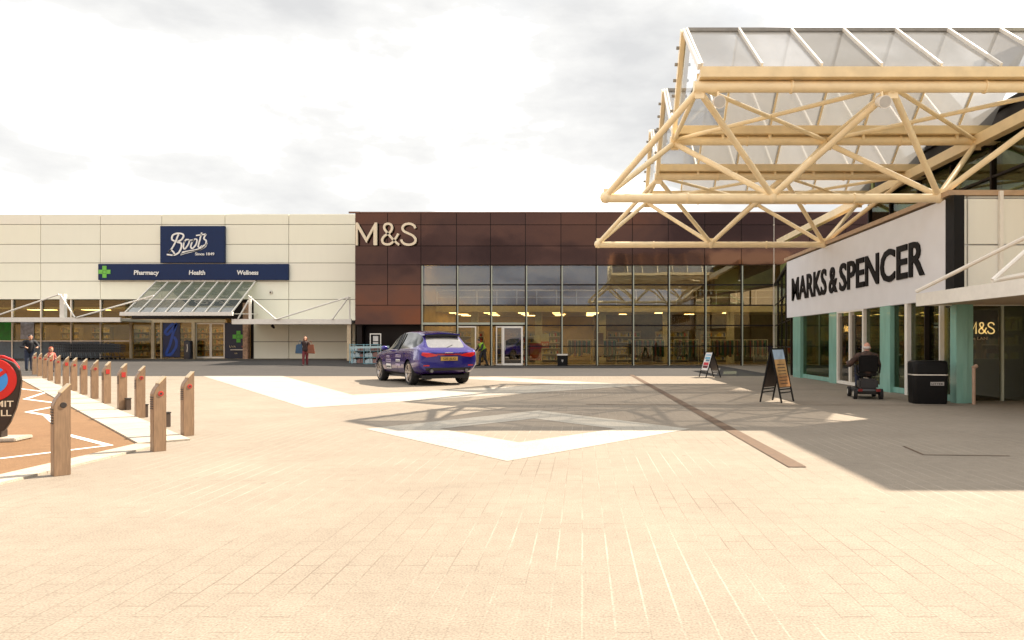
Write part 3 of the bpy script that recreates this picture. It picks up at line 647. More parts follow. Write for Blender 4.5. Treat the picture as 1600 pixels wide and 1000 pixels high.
# clothes rails, posters and shelves inside
def clothes_rail(loc, rz, label, seed):
    rnd = random.Random(seed); o = thing('clothes_rail', label, 'clothes rail', loc, rz, 'clothes rails in the store'); w = 1.5
    f = MB()
    for s in (-1, 1): f.tube((s * w / 2, 0, .03), (s * w / 2, 0, 1.5), .02).tube((s * w / 2, -.25, .03), (s * w / 2, .25, .03), .02)
    f.tube((-w / 2, 0, 1.5), (w / 2, 0, 1.5), .02); f.build('rail_frame', M_alu, o, world=False)
    g = MB(); x = -w / 2 + .06
    while x < w / 2 - .05:
        t = rnd.uniform(.025, .05); L = rnd.uniform(.75, 1.05); sw_ = rnd.uniform(.2, .25)
        g.prism([(-sw_ * .4, 1.46), (-sw_, 1.38), (-sw_ * 1.05, 1.46 - L), (sw_ * 1.05, 1.46 - L), (sw_, 1.38), (sw_ * .4, 1.46)], t, T(x, 0, 0, R(90))); x += t + .02
    g.build('garments', M_cloth, o, world=False); return o
rails = [(1000, 2.0, 0, 'clothes rail with dark garments left of the tall silver mullion'), (945, 2.6, 15, 'clothes rail behind the window above the small black bin'), (1020, 3.4, 5, 'clothes rail farther back in the middle of the store'), (1072, 2.2, -8, 'clothes rail behind the first pane left of the small easel board'),
         (1128, 2.0, 4, 'clothes rail directly behind the small easel board'), (1180, 2.4, -5, 'clothes rail near the glazed corner of the brown store'), (905, 4.2, 10, 'clothes rail under the bulkhead left of the mannequin'), (1160, 4.6, 0, 'clothes rail deep inside near the glazed corner')]
for i, (px, dy, a, lab) in enumerate(rails): clothes_rail((PX(px, YM + dy), YM + dy, .02), R(a), lab, i)
for i, (px, dy, lab) in enumerate(((690, 6, 'goods shelf inside the store behind the parked car'), (730, 6.5, 'goods shelf inside behind the entrance opening'), (800, 6.2, 'goods shelf seen through the white framed door'), (850, 7, 'goods shelf behind the sale posters'), (975, 7.2, 'goods shelf on the back wall left of the clothes rails'), (1050, 7.0, 'goods shelf on the back wall behind the clothes rails'), (1120, 7.4, 'goods shelf on the back wall behind the small easel board'))):
    shelf_unit('shop_shelf', lab, 'shelf unit', (PX(px, YM + dy), YM + dy, .02), 0, 2.2, 2.1, 'store shelves', 40 + i)
def poster(label, x0, x1, y0, y1, dy, cols, words=None):
    o = thing('hanging_poster', label, 'poster', (PX((x0 + x1) / 2, YM + dy), YM + dy, PZ(y1, YM + dy)))
    X0, X1, Z1, Z0 = PX(x0, YM + dy), PX(x1, YM + dy), PZ(y0, YM + dy), PZ(y1, YM + dy); n = len(cols); h = (Z1 - Z0) / n
    for i, c in enumerate(cols): MB().box(X0, X1, YM + dy, YM + dy + .02, Z1 - (i + 1) * h + .001, Z1 - i * h).build('print', mat('print_%d_%d_%d' % tuple(int(v * 99) for v in c), c, .5, var=.15, scale=8), o)
    MB().bar((X0, YM + dy + .01, Z1 + .02), (X1, YM + dy + .01, Z1 + .02), .03).build('rail', M_alu, o)
    if words: text(words[0], h * .42, (X1 - X0) * .7, .012, .01, M=T(X0 + (X1 - X0) * .15, YM + dy - .014, Z0 + h * .3)).build('lettering', M_wl, o)
poster('white and red sale poster behind the glass right of the white door', 845, 858, 523, 544, .5, [(.7, .66, .6), (.62, .07, .04)], ('SALE',))
poster('plain cream poster left of the red sale poster', 834, 843, 525, 536, .55, [(.75, .7, .55)])
poster('large orange red banner low behind the glass beside the white door', 828, 846, 536, 563, 1.1, [(.62, .09, .03), (.55, .2, .1), (.6, .1, .04)])
poster('narrow brown and pink banner beside the pale mullion', 934, 943, 520, 556, 1.2, [(.3, .14, .08), (.5, .3, .22)])

# glazed link wall between the brown store and the white sign building
P0, P1 = Vector((8.62, 29.0)), Vector((cx[12] + .06, YM - .05)); lk = thing('link_wall', 'narrow olive glazed wall joining the brown store and the white sign', 'glazed wall', (P0.x, P0.y, 0))
dd = (P1 - P0); n_ = 4
for i in range(n_):
    a, b = P0 + dd * (i / n_), P0 + dd * ((i + 1) / n_ - .004)
    for z0, z1 in ((.05, 1.12), (1.18, 2.3), (2.36, 3.5), (3.56, 4.65)):
        MB().quad((a.x, a.y, z0), (b.x, b.y, z0), (b.x, b.y, z1), (a.x, a.y, z1)).build('window', G_teal, lk)
    fr = MB().bar((a.x, a.y, 0), (a.x, a.y, 4.66), .08)
    for z in (1.15, 2.33, 3.53): fr.bar((a.x, a.y, z), (b.x, b.y, z), .05)
    fr.build('frame', M_bfr, lk)
MB().bar((P0.x, P0.y, 4.74), (P1.x, P1.y, 4.74), .16, .14).build('coping', M_bfr, lk)
MB().box(11.6, 11.7, 29, 41.3, 0, 5.9).build('back_wall', M_gint, lk)

# ================================================================ white sign building (right)
XS = 8.4
def YX(x): return XS * F / (x - VX)
rs = thing('store_building', 'low shop wing with white fascia, teal posts and green glass doors', 'shop building', (XS, 16, 0))
zb0, zt0 = 2.36, 4.66
MB().box(XS + .12, XS + .5, 16.12, 29, zb0 + .02, zt0).box(XS + .501, 19.9, 16.12, 16.5, 2.2, 4.7).build('wall', M_fascia, rs)
MB().box(XS - .06, 20, 16.02, 29.1, zt0 + .05, zt0 + .17).build('coping', mat('tan_coping', (.46, .32, .2), .5), rs)
MB().box(XS + .51, 20, 16.51, 29, zt0 - .12, zt0 - .02).build('roof', M_dint, rs)
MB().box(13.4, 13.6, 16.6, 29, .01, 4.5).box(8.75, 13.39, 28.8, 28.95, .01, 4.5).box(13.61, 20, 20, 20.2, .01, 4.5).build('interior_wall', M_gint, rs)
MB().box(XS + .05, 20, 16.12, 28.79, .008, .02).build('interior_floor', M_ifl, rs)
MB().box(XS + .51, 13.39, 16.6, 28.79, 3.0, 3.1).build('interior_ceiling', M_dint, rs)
for y in (18.3, 21.4, 24.5, 27.2): MB().box(9.9, 10.5, y, y + 1.2, 2.98, 2.995).build('ceiling_light', M_lamp, rs)
def bay(x0, x1, kind):
    ya, yb = YX(x1), YX(x0)     # near, far
    if kind == 'post': MB().box(XS - .04, XS + .22, ya, yb, 0, zb0).build('post', M_teal, rs)
    elif kind == 'pane':
        MB().box(XS + .08, XS + .1, ya, yb, .16, zb0).build('window', G_teal, rs)
        MB().box(XS + .04, XS + .14, ya, yb, .01, .158).build('bottom_rail', M_teal, rs)
    elif kind == 'door':
        d = MB().box(XS + .05, XS + .07, ya + .08, yb - .08, .1, zb0 - .15).build('door', glass('door_glass_grey', (.5, .48, .42), .12), rs)
        f = MB(); m_ = (ya + yb) / 2
        for a, b in ((ya, ya + .1), (m_ - .05, m_ + .05), (yb - .1, yb)): f.box(XS - .02, XS + .12, a, b, .02, zb0 - .05)
        f.box(XS - .02, XS + .12, ya + .101, m_ - .051, .02, .12).box(XS - .02, XS + .12, m_ + .051, yb - .101, .02, .12).box(XS - .02, XS + .12, ya, yb, zb0 - .049, zb0)
        f.build('door_frame', M_wht, d)
for a, b, k in ((1240.5, 1252, 'post'), (1252, 1297, 'pane'), (1297, 1308, 'post'), (1308, 1350, 'door'), (1350, 1377, 'pane'), (1377, 1393, 'post'), (1393, 1415, 'pane'), (1419, 1446, 'pane'), (1447, 1469, 'pane'), (1470, 1489, 'pane')): bay(a, b, k)
for a, b in ((1415, 1419), (1446, 1447), (1469, 1470.2)):
    MB().box(XS - .03, XS + .13, YX(b), YX(a), 0, zb0).build('mullion', M_wht if a != 1446 else M_bfr, rs)
MB().box(XS - .05, XS + .2, 15.72, 15.98, 0, 2.3).box(XS + .21, XS + .36, 15.78, 15.98, 0, 2.3).build('corner_column', M_teal, rs)
# pale cladding facing the camera
pc = MB()
px_ = [XS + .26, PX(1513, 16), PX(1564.5, 16), PX(1640, 16), PX(1720, 16)]
for x0, x1 in zip(px_, px_[1:]):
    for z0, z1 in ((2.45, PZ(382, 16)), (PZ(382, 16), PZ(309, 16)), (PZ(309, 16), 4.7)): panel(pc, x0, x1, z0, z1, 16.1, .06)
pc.build('cladding', islands('pale_cladding', [(.80, .80, .72), (.83, .82, .74), (.81, .81, .74)], .4, streak=.04), rs)
MB().box(PX(1563.5, 16) - .04, PX(1563.5, 16) + .04, 15.95, 16.03, 2.3, 4.8).build('downpipe', M_wht, rs)
# glazing under the low canopy, facing the camera
ex0 = XS + .40
MB().box(ex0, PX(1569, 16), 16.14, 16.16, .02, 2.2).build('window', glass('dim_glass', (.42, .42, .34), .05), rs)
MB().box(PX(1569, 16), PX(1573, 16), 16.1, 16.2, .02, 2.2).build('mullion', M_pale, rs)
MB().box(PX(1574, 16), 12, 16.14, 16.16, .02, 2.2).build('door', glass('dim_glass2', (.3, .36, .2), .05), rs)
sp_ = thing('window_letters', 'small gold M and S lettering on the dark window under the low canopy', 'letter sign', (PX(1535, 16), 16.1, 1.6))
gu = .27 / 415; GL = T(PX(1514, 16), 16.10, PZ(521.5, 16)); gk = (PX(1558.5, 16) - PX(1514, 16)) / (1130 * gu)
def Gp(pts): return [((x - 190) * gu * gk, (655 - z) * gu) for x, z in pts]
M_gold = emit('glowing_gold_letter', (.85, .60, .22), .3)  # letters emit a faint glow of their own
for strokes in ([(228, 655), (228, 250), (402, 600), (575, 250), (575, 655)],): MB().ribbon(Gp(strokes), .026, .012, GL).build('letter', M_gold, sp_)
for c_ in (amp, es): MB().ribbon(cr(Gp(c_), 4), .026, .012, GL).build('letter', M_gold, sp_)
text('bin LAN', .07, .42, .01, .01, M=T(PX(1518, 16), 16.11, PZ(531, 16))).build('lettering', mat('buff_letter', (.5, .4, .25), .5), sp_)
MB().box(ex0 + .02, PX(1566, 16), 16.17, 16.19, 1.45, 2.1).build('backing', M_blackp, sp_)
MB().box(ex0 + .35, 11.8, 17.2, 17.9, .02, .95).build('counter', mat('dark_green_counter', (.03, .13, .06), .4, var=.4, scale=2), thing('shop_counter', 'dark green counter inside the entrance under the low canopy', 'counter', (9.8, 17.5, .02)))
# fascia sign
fs = thing('fascia_sign', 'long white fascia sign with heavy black store name letters', 'shop sign', (XS, 22.5, zb0))
MB().box(XS - .02, XS + .119, YX(1478.5), YX(1230), zb0, zt0).build('panel', M_fascia, fs, bevel=.01)
MB().box(XS - .03, XS + .2, YX(1493), YX(1479.5), zb0 - .2, zt0 + .02).build('end_strip', M_blackp, fs)
def sign_word(s, px0, px1):
    ya, yb = YX(px0), YX(px1)      # far, near; reading runs from far to near
    M = Matrix.Translation((XS - .022, ya, 3.04)) @ Matrix(((0, 1, 0, 0), (-1, 0, 0, 0), (0, 0, 1, 0), (0, 0, 0, 1)))
    text(s, .88, ya - yb, .035, .02, M=M).build('lettering', M_black, fs)
sign_word('MARKS', 1239, 1293); sign_word('&', 1297, 1310); sign_word('SPENCER', 1313.5, 1447)
# low canopy at the right with its tie rods
lc = thing('entrance_canopy', 'low white flat entrance canopy with bent tie rods at the right', 'canopy', (9, 13, 2.2))
MB().box(7.58, 7.66, 10.8, 16.0, 2.18, 2.46).box(7.661, 10.2, 15.9, 16.0, 2.19, 2.44).build('fascia', M_wht, lc)
MB().box(7.661, 10.2, 10.8, 15.899, 2.21, 2.36).build('roof_deck', mat('canopy_soffit', (.48, .36, .25), .6), lc)
MB().path([(7.6, 16.0, 2.52), PW(1600, 372, 13.6), (9.2, 12.4, 3.6)], .045).build('tie_rod', M_wht, lc)
MB().path([PW(1551, 438, 13.0), PW(1604, 391, 13.0)], .045).path([PW(1551, 438, 13.0), PW(1625, 425, 13.2)], .045).build('tie_rod', M_wht, lc)
# interior of the sign building
for i, (y, lab) in enumerate(((27.2, 'dim goods shelf behind the big teal railed pane'), (24.6, 'dim goods shelf behind the teal post beside the doors'), (22.2, 'dim goods shelf behind the white framed double door'), (20.0, 'dim goods shelf behind the scooter rider'), (18.0, 'dim goods shelf behind the black litter bin'))):
    shelf_unit('shop_shelf', lab, 'shelf unit', (10.9, y, .02), R(-90), 1.7, 2.0, 'shelves in the white sign shop', 70 + i)
ol = thing('illuminated_poster', 'glowing orange poster lamp behind the last pane before the teal corner', 'lit sign', (8.9, 16.3, 1))
MB().box(8.62, 9.02, 16.36, 16.40, 1.05, 2.2).build('panel', emit('orange_poster', (1, .38, .04), 1.2), ol)
MB().box(8.62, 9.02, 16.41, 16.43, .3, 1.0).build('lower_panel', M_dint, ol)
pl_ = thing('pendant_lamp', 'small amber pendant lamp glowing behind the big green pane', 'lamp', (9.5, 26.0, 1.9))
MB().ball((9.35, 25.2, 1.85), (.16, .16, .12)).build('lamp_shade', M_lamp2, pl_, smooth=True)
MB().tube((9.35, 25.2, 1.96), (9.35, 25.2, 2.99), .01).build('flex', M_bfr, pl_)
# upper mall behind, with its far wing out of frame to the right
um = thing('mall_building', 'taller dark glass mall block rising behind the white fascia at right', 'building', (12, 18, 4.7))
MB().box(10.62, 10.66, 16.2, 26, 4.86, 6.45).build('window', G_teal, um)
fm = MB()
for y in (16.2, 18.2, 20.2, 22.2, 24.2, 26): fm.box(10.55, 10.7, y - .04, y + .04, 4.86, 6.45)
fm.box(10.56, 10.69, 16.241, 25.95, 5.6, 5.66); fm.build('frame', M_bfr, um)
MB().box(12.5, 12.7, 16.5, 26, 4.84, 7.3).box(10.7, 12.49, 25.9, 26.1, 4.84, 7.3).build('interior_wall', M_gint, um)
MB().box(10.72, 12.49, 16.6, 25.8, 6.6, 7.3).build('dark_clerestory', M_bfr, um)
MB().box(10.62, 20, 16.3, 28, 7.31, 7.45).build('roof', M_bfr, um)
wg = thing('mall_wing', 'pale panelled mall wing standing beside the low canopy', 'building', (14, 13, 0))
MB().box(10.25, 20, 11.5, 16.0, 0, 9.8).build('wall', M_cream, wg)
MB().box(10.2, 20.1, 11.45, 16.0, 9.81, 10).build('parapet', M_wht, wg)

# ================================================================ glazed space-frame canopy
gy = [14.55, 18.45, 22.4, 26.3]; zc_, zbm = 6.64, 4.74
xbn, xtn = [.55, 4.45, 8.35], [2.4, 6.4, 10.32]
sf = thing('glass_canopy', 'great cream steel space frame canopy with three glazed ridges over the plaza', 'canopy', (6, 20, 4.7))
for y in gy:
    MB().tube((2.3, y, zc_), (10.9, y, zc_), .115, 18).build('top_chord', M_steel, sf, smooth=True)
for yb in (16.5, 24.36):
    MB().tube((.45, yb, zbm), (8.45, yb, zbm), .105, 18).build('bottom_chord', M_steel, sf, smooth=True)
for yf_, yr, yb in ((gy[0], gy[1], 16.5), (gy[2], gy[3], 24.36)):
    for yt_ in (yf_, yr):
        nodes_ = []
        for i in range(3): nodes_ += [((xbn[i], yb, zbm + .05), (xtn[i], yt_, zc_ - .06))]
        for i in range(2): nodes_ += [((xtn[i], yt_, zc_ - .06), (xbn[i + 1], yb, zbm + .05))]
        for a, b in nodes_: MB().tube(a, b, .07, 12).build('strut', M_steel, sf, smooth=True)
    for i in range(2):
        MB().tube((xtn[i], yf_, zc_), (xtn[i + 1], yr, zc_), .05, 10).build('wind_brace', M_steel, sf, smooth=True)
        MB().tube((xtn[i], yr, zc_ + .02), (xtn[i + 1], yf_, zc_ + .02), .05, 10).build('wind_brace', M_steel, sf, smooth=True)
    for x in xtn: MB().tube((x, yf_, zc_), (x, yr, zc_), .055, 10).build('cross_tie', M_steel, sf, smooth=True)
    for i in range(3):
        MB().box(xbn[i] - .06, xbn[i] + .14, yb - .012, yb + .012, zbm + .06, zbm + .22).build('gusset_plate', M_steel, sf)
        if i < 2: MB().tube((xbn[i] + 1.9, yb, zbm), (xbn[i] + 1.94, yb, zbm), .125, 18).build('flange', M_steel, sf)
    for yt_ in (yf_, yr):
        for x in xtn:
            MB().box(x - .08, x + .12, yt_ - .012, yt_ + .012, zc_ - .24, zc_ - .08).build('gusset_plate', M_steel, sf)
            if x < 10: MB().tube((x + 1.9, yt_, zc_), (x + 1.94, yt_, zc_), .135, 18).build('flange', M_steel, sf)
    for i in range(3): MB().ball((xbn[i], yb, zbm + .02), (.14, .14, .14)).build('node', M_steel, sf, smooth=True)
MB().box(10.2, 10.45, 10.4, 37, zc_ - .16, zc_ + .12).build('edge_beam', M_steel, sf)
zg, zr = 6.98, 8.66; xl, xe = 2.42, 10.6
for i, y in enumerate(gy):
    w = .22
    g = MB().box(xl - .02, xe, y - w, y + w, zc_ + .13, zc_ + .22).box(xl - .02, xe, y - w, y - w + .05, zc_ + .221, zg).box(xl - .02, xe, y + w - .05, y + w, zc_ + .221, zg)
    g.build('gutter', mat('buff_gutter', (.80, .64, .38), .45, var=.1, scale=3), sf)
rx = [xl + .02 + 1.22 * k for k in range(7)]
for k in range(3):
    ya, yb = gy[k] + (.2 if k else -.2), gy[k + 1] - .2; yr = (gy[k] + gy[k + 1]) / 2
    for s, y0 in ((0, ya), (1, yb)):
        for j, (x0, x1) in enumerate(zip([xl] + rx[1:], rx[1:] + [xe])):
            dz = random.uniform(-.006, .006)
            MB().quad((x0, y0, zg + dz), (x1, y0, zg - dz), (x1, yr, zr + dz), (x0, yr, zr - dz)).build('roof_pane', G_clear if j == 0 and s == 1 else random.choice(ROOF), sf)
        for j, x in enumerate(rx):
            MB().bar((x, y0, zg + .035), (x, yr - .06 * (1 if s == 0 else -1), zr + .01), .045, .08).build('rafter', M_wht if s == 0 else M_steel, sf)
        if k: MB().bar((xl, (y0 + yr) / 2, (zg + zr) / 2 - .05), (xe, (y0 + yr) / 2, (zg + zr) / 2 - .05), .03).build('purlin', mat('grey_purlin', (.25, .24, .22), .5), sf)
    MB().box(xl, xe, yr - .05, yr + .05, zr - .02, zr + .06).build('ridge_cap', mat('grey_purlin', (.25, .24, .22), .5), sf)
    # end frame: barge board on the far slope and uprights
    MB().bar((xl - .06, yb, zg - .3), (xl - .06, yr, zr), .1, .22).build('barge_board', M_steel, sf)
    MB().bar((xl - .04, ya, zg), (xl - .04, yr, zr), .06, .12).build('barge_board', M_wht, sf)
    MB().add([(xl + .01, ya, zg), (xl + .01, yb, zg), (xl + .01, yr, zr)], [(0, 1, 2)]).build('gable_glass', G_clear, sf)
    for t in range(5):
        f = (t + 1) / 6; p = Vector((xl - .1, yb + (yr - yb) * f, zg + (zr - zg) * f)); MB().obox(p, (.16, .06, .06)).build('bracket', mat('grey_purlin', (.25, .24, .22), .5), sf)
    # short posts between the chord and the rafters
    for x in rx[1:]:
        MB().bar((x, gy[k + 1] - .1, zc_), (x, gy[k + 1] - .1, zg), .07).build('post', M_steel, sf)
def flood(x, y, lab):
    o = thing('floodlight', lab, 'floodlight', (x, y, zc_ - .12), 0, 'floodlights under the canopy')
    MB().tube((0, 0, 0), (0, -.02, -.12), .025).build('bracket', M_steel, o, world=False)
    MB().tube((0, .12, -.16), (0, -.16, -.26), .1, 18, .13).build('lamp_housing', M_wht, o, world=False, smooth=True)
    MB().tube((0, -.16, -.26), (0, -.165, -.262), .115, 18).build('lens', mat('lamp_lens', (.5, .5, .48), .1), o, world=False)
flood(PX(1122, 14.5), 14.5, 'white floodlight under the left end of the front chord')
flood(PX(1378, 14.5), 14.5, 'white floodlight under the middle of the front chord')

# ================================================================ car
def lerp(a, b, t): return a + (b - a) * t
def make_car():
    px, py = -5.55, 24.25; rz = R(33)
    car = thing('parked_car', 'blue and purple estate car with lettered stickers on its side', 'car', (px, py, .004), rz); car.scale = (1.04, 1.05, 1.06)
    # y, zb, sill, mid, belt, zbelt, roof half-width, z roof side, z roof
    ST = [(2.46, .34, .50, .58, .52, .70, .40, .73, .75), (2.38, .24, .72, .80, .74, .78, .55, .82, .84), (2.05, .22, .84, .93, .86, .88, .62, .93, .95), (1.45, .24, .88, .965, .90, .97, .66, 1.02, 1.045),
          (.98, .25, .88, .965, .91, 1.01, .70, 1.06, 1.08), (.72, .25, .88, .965, .92, 1.02, .70, 1.20, 1.23), (.12, .25, .88, .965, .925, 1.035, .62, 1.54, 1.575), (-.45, .25, .88, .965, .93, 1.045, .60, 1.60, 1.655), (-1.1, .25, .88, .97, .935, 1.07, .585, 1.585, 1.64),
          (-1.62, .26, .89, .98, .94, 1.10, .56, 1.53, 1.585), (-1.92, .30, .89, .975, .93, 1.11, .60, 1.32, 1.36), (-2.18, .36, .86, .955, .91, 1.09, .66, 1.10, 1.125), (-2.30, .42, .82, .925, .88, 1.03, .66, 1.05, 1.06), (-2.36, .5, .74, .87, .82, .95, .6, .965, .97)]
    def ring(s):
        y, zb, ws, wm, wb, zl, wr, zs, zr = s
        zm = lerp(zb, zl, .48)
        h = [(0, zb), (ws * .8, zb), (ws, zb + .07), (wm, lerp(zb, zl, .34)), (wm * .992, lerp(zb, zl, .66)), (lerp(wm, wb, .6), lerp(zb, zl, .9)), (wb, zl), (wb - .025, zl + min(.02, (zs - zl) * .3)), (lerp(wb - .025, wr, .55), lerp(zl, zs, .55)), (wr + .02, zs), (wr - .04, zs + (zr - zs) * .45), (wr * .6, zr - (zr - zs) * .15), (0, zr)]
        return [(x, y, z) for x, z in h] + [(-x, y, z) for x, z in h[-2:0:-1]]
    rings = [ring(s) for s in ST]; n = len(rings[0]); vs = [v for r in rings for v in r]; fs = []; mi = []
    K = 13
    for i in range(len(rings) - 1):
        for j in range(n):
            k = j if j < K - 1 else n - 1 - j      # mirrored strip number 0..11
            fs.append((i * n + j, i * n + (j + 1) % n, (i + 1) * n + (j + 1) % n, (i + 1) * n + j))
            m = 0
            if k in (7, 8) and 4 <= i <= 9: m = 1            # side glass
            if k in (10, 11) and i in (4, 5): m = 2          # windscreen
            if k in (10, 11) and i in (9, 10): m = 3         # rear screen
            mi.append(m)
    for base, rev in ((0, True), ((len(rings) - 1) * n, False)):
        for k in range(K - 1):
            a, b = base + k, base + k + 1; c, d = base + (n - k - 1) % n if k < K - 2 else base + k + 1, base + (n - k) % n
            q = [a, b] + ([c] if c != b else []) + ([d] if d != a else [])
            fs.append(tuple(q)); mi.append(0)
    me = bpy.data.meshes.new('c'); me.from_pydata(vs, [], fs)
    for i in range(5): me.materials.append(None)
    for p, m in zip(me.polygons, mi): p.material_index = m
    b = bmesh.new(); b.from_mesh(me); bmesh.ops.recalc_face_normals(b, faces=b.faces)
    cl_ = b.edges.layers.float.new('crease_edge')
    for e in b.edges:
        ms_ = {f.material_index for f in e.link_faces}
        if len(ms_) > 1: e[cl_] = .55
    b.to_mesh(me); b.free()
    hi = evalmesh(me, [('SUBSURF', dict(levels=3, render_levels=3))])
    bm = bmesh.new(); bm.from_mesh(hi); RA = .415; wy = (1.45, -1.42); wz = .365
    kill = [f for f in bm.faces if abs(f.calc_center_median().x) > .55 and any(math.hypot(f.calc_center_median().y - y, f.calc_center_median().z - wz) < RA for y in wy)]
    bmesh.ops.delete(bm, geom=kill, context='FACES')
    for v in bm.verts:
        if v.is_boundary:
            for y in wy:
                d = math.hypot(v.co.y - y, v.co.z - wz)
                if abs(d - RA) < .12 and d > 0: v.co.y = y + (v.co.y - y) * RA / d; v.co.z = wz + (v.co.z - wz) * RA / d
    for f in bm.faces:     # rear screen top in body colour: split by height
        pass
    names = {0: 'body', 1: 'side_window', 2: 'windscreen', 3: 'rear_window'}
    paint, nn, ll, bb = nodes('car_paint')
    t = nn.new('ShaderNodeLayerWeight'); t.inputs[0].default_value = .35
    rp = nn.new('ShaderNodeValToRGB'); rp.color_ramp.elements[0].color = (.012, .012, .21, 1); rp.color_ramp.elements[1].color = (.055, .008, .10, 1)
    ll.new(t.outputs['Facing'], rp.inputs[0]); ll.new(rp.outputs[0], bb.inputs['Base Color'])
    bb.inputs['Metallic'].default_value = .35; bb.inputs['Roughness'].default_value = .22; bb.inputs['Coat Weight'].default_value = 1; bb.inputs['Coat Roughness'].default_value = .03
    gm = mat('car_glass', (.008, .012, .012), .05, var=.05, spec=.45)
    mats = {0: paint, 1: gm, 2: gm, 3: gm}
    def part(sel, name, m):
        q = MB(); idx = {}
        for f in bm.faces:
            if sel(f):
                fv = []
                for v in f.verts:
                    if v.index not in idx: idx[v.index] = len(q.v); q.v.append(tuple(v.co))
                    fv.append(idx[v.index])
                q.f.append(tuple(fv))
        o = q.build(name, m, car, world=False, smooth=True)
        return o
    bm.verts.index_update()
    part(lambda f: f.material_index == 0, 'body', paint)
    part(lambda f: f.material_index == 1 and f.calc_center_median().x < 0, 'side_window', gm); part(lambda f: f.material_index == 1 and f.calc_center_median().x > 0, 'side_window', gm)
    part(lambda f: f.material_index == 2, 'windscreen', gm); part(lambda f: f.material_index == 3, 'rear_window', mat('rear_glass', (.50, .48, .46), .05, metal=.8, var=.05))
    # surface lookup for things fixed to the bodywork
    from mathutils.bvhtree import BVHTree
    tree = BVHTree.FromBMesh(bm)
    def hit(o, d): h = tree.ray_cast(Vector(o), Vector(d)); return h[0]
    def patch(name, m, outline, axis, off=.008, parent=car, nx=14, nz=8, **pr):
        """a skin laid on the bodywork: outline (u, z) polygon sampled on a grid; axis 'rear' or 'side'"""
        us = [p[0] for p in outline]; zs = [p[1] for p in outline]; u0, u1, z0, z1 = min(us), max(us), min(zs), max(zs); q = MB(); g = {}
        def xr_(z):
            xsx = []
            for (a, b_), (c, d) in zip(outline, outline[1:] + outline[:1]):
                if (b_ - z) * (d - z) <= 0 and b_ != d: xsx.append(a + (c - a) * (z - b_) / (d - b_))
            return (min(xsx), max(xsx)) if len(xsx) > 1 else None
        for iz in range(nz + 1):
            z = lerp(z0 + 1e-4, z1 - 1e-4, iz / nz); r = xr_(z)
            if not r: continue
            for ix in range(nx + 1):
                uu = lerp(r[0], r[1], ix / nx); p = hit((uu, -4, z), (0, 1, 0)) if axis == 'rear' else hit((-3, uu, z), (1, 0, 0))
                if p is None: return None
                g[(ix, iz)] = len(q.v); q.v.append((p.x, p.y - off, p.z) if axis == 'rear' else (p.x - off, p.y, p.z))
        for iz in range(nz):
            for ix in range(nx):
                k = [(ix, iz), (ix + 1, iz), (ix + 1, iz + 1), (ix, iz + 1)]
                if all(c in g for c in k): q.f.append(tuple(g[c] for c in k))
        return q.build(name, m, parent, world=False, smooth=True, **pr)
    red = mat('tail_lamp_red', (.55, .012, .012), .12, coat=1); blk = mat('black_trim', (.012, .012, .013), .45)
    for s in (-1, 1):
        patch('taillight', red, [(s * .36, .90), (s * .40, .87), (s * .70, .84), (s * .86, .90), (s * .845, .985), (s * .62, .975), (s * .42, .93)], 'rear', .012)
    patch('light_bar', mat('red_trim', (.32, .01, .02), .2, coat=1), [(-.40, .90), (.40, .90), (.40, .945), (-.40, .945)], 'rear', .012)
    patch('bumper_valance', blk, [(-.70, .44), (.70, .44), (.74, .53), (-.74, .53)], 'rear', .012)
    for s in (-1, 1): patch('reflector', red, [(s * .62, .58), (s * .80, .58), (s * .80, .615), (s * .62, .615)], 'rear', .012)
    # number plate in its recess
    p = hit((0, -4, .79), (0, 1, 0)); yp = p.y
    pt = MB().box(-.27, .27, yp - .035, yp - .005, .74, .855).build('number_plate', mat('plate_yellow', (.50, .31, .06), .45, var=.04), car, world=False)
    text('GE JLG', .065, .40, .004, .01, M=T(-.20, yp - .0355, .765)).build('lettering', blk, pt, world=False)
    # spoiler over the rear screen and wiper
    sp = MB()
    for x0, x1 in ((-.6, 0), (0, .6)):
        za = 1.585 if x0 == 0 else 1.54; zb2 = 1.585 if x1 == 0 else 1.54
        sp.add([(x0, -1.55, za + .02), (x1, -1.55, zb2 + .02), (x1 * .97, -1.86, zb2 - .01), (x0 * .97, -1.86, za - .01), (x0, -1.55, za - .06), (x1, -1.55, zb2 - .06), (x1 * .97, -1.86, zb2 - .05), (x0 * .97, -1.86, za - .05)],
               [(0, 1, 2, 3), (7, 6, 5, 4), (3, 2, 6, 7), (0, 4, 5, 1), (0, 3, 7, 4), (1, 5, 6, 2)])
    sp.build('spoiler', paint, car, world=False, bevel=.008)
    MB().box(-.52, .52, -1.855, -1.84, 1.46, 1.528).build('screen_top_trim', blk, car, world=False)
    MB().bar((-.05, -2.2, 1.10), (.22, -2.09, 1.2), .02).build('rear_wiper', blk, car, world=False)
    MB().box(-.13, .13, -2.37, -2.34, .965, .985).build('tailgate_badge', M_alu, car, world=False)
    for s in (-1, 1): MB().tube((s * .56, -2.4, .44), (s * .56, -2.2, .44), .05, 16).build('exhaust', mat('exhaust_steel', (.3, .3, .3), .3, metal=.9), car, world=False, smooth=True)
    for s in (-1, 1):
        m_ = MB().ball((s * 1.06, .55, 1.10), (.11, .06, .075)).bar((s * .93, .58, 1.06), (s * 1.02, .56, 1.09), .04).build('wing_mirror', paint, car, world=False, smooth=True)
    # window pillars and roof rails on the near side
    for s in (-1, 1):
        MB().bar((s * .93, -.42, 1.04), (s * .665, -.38, 1.575), .06, .03).build('door_pillar', blk, car, world=False)
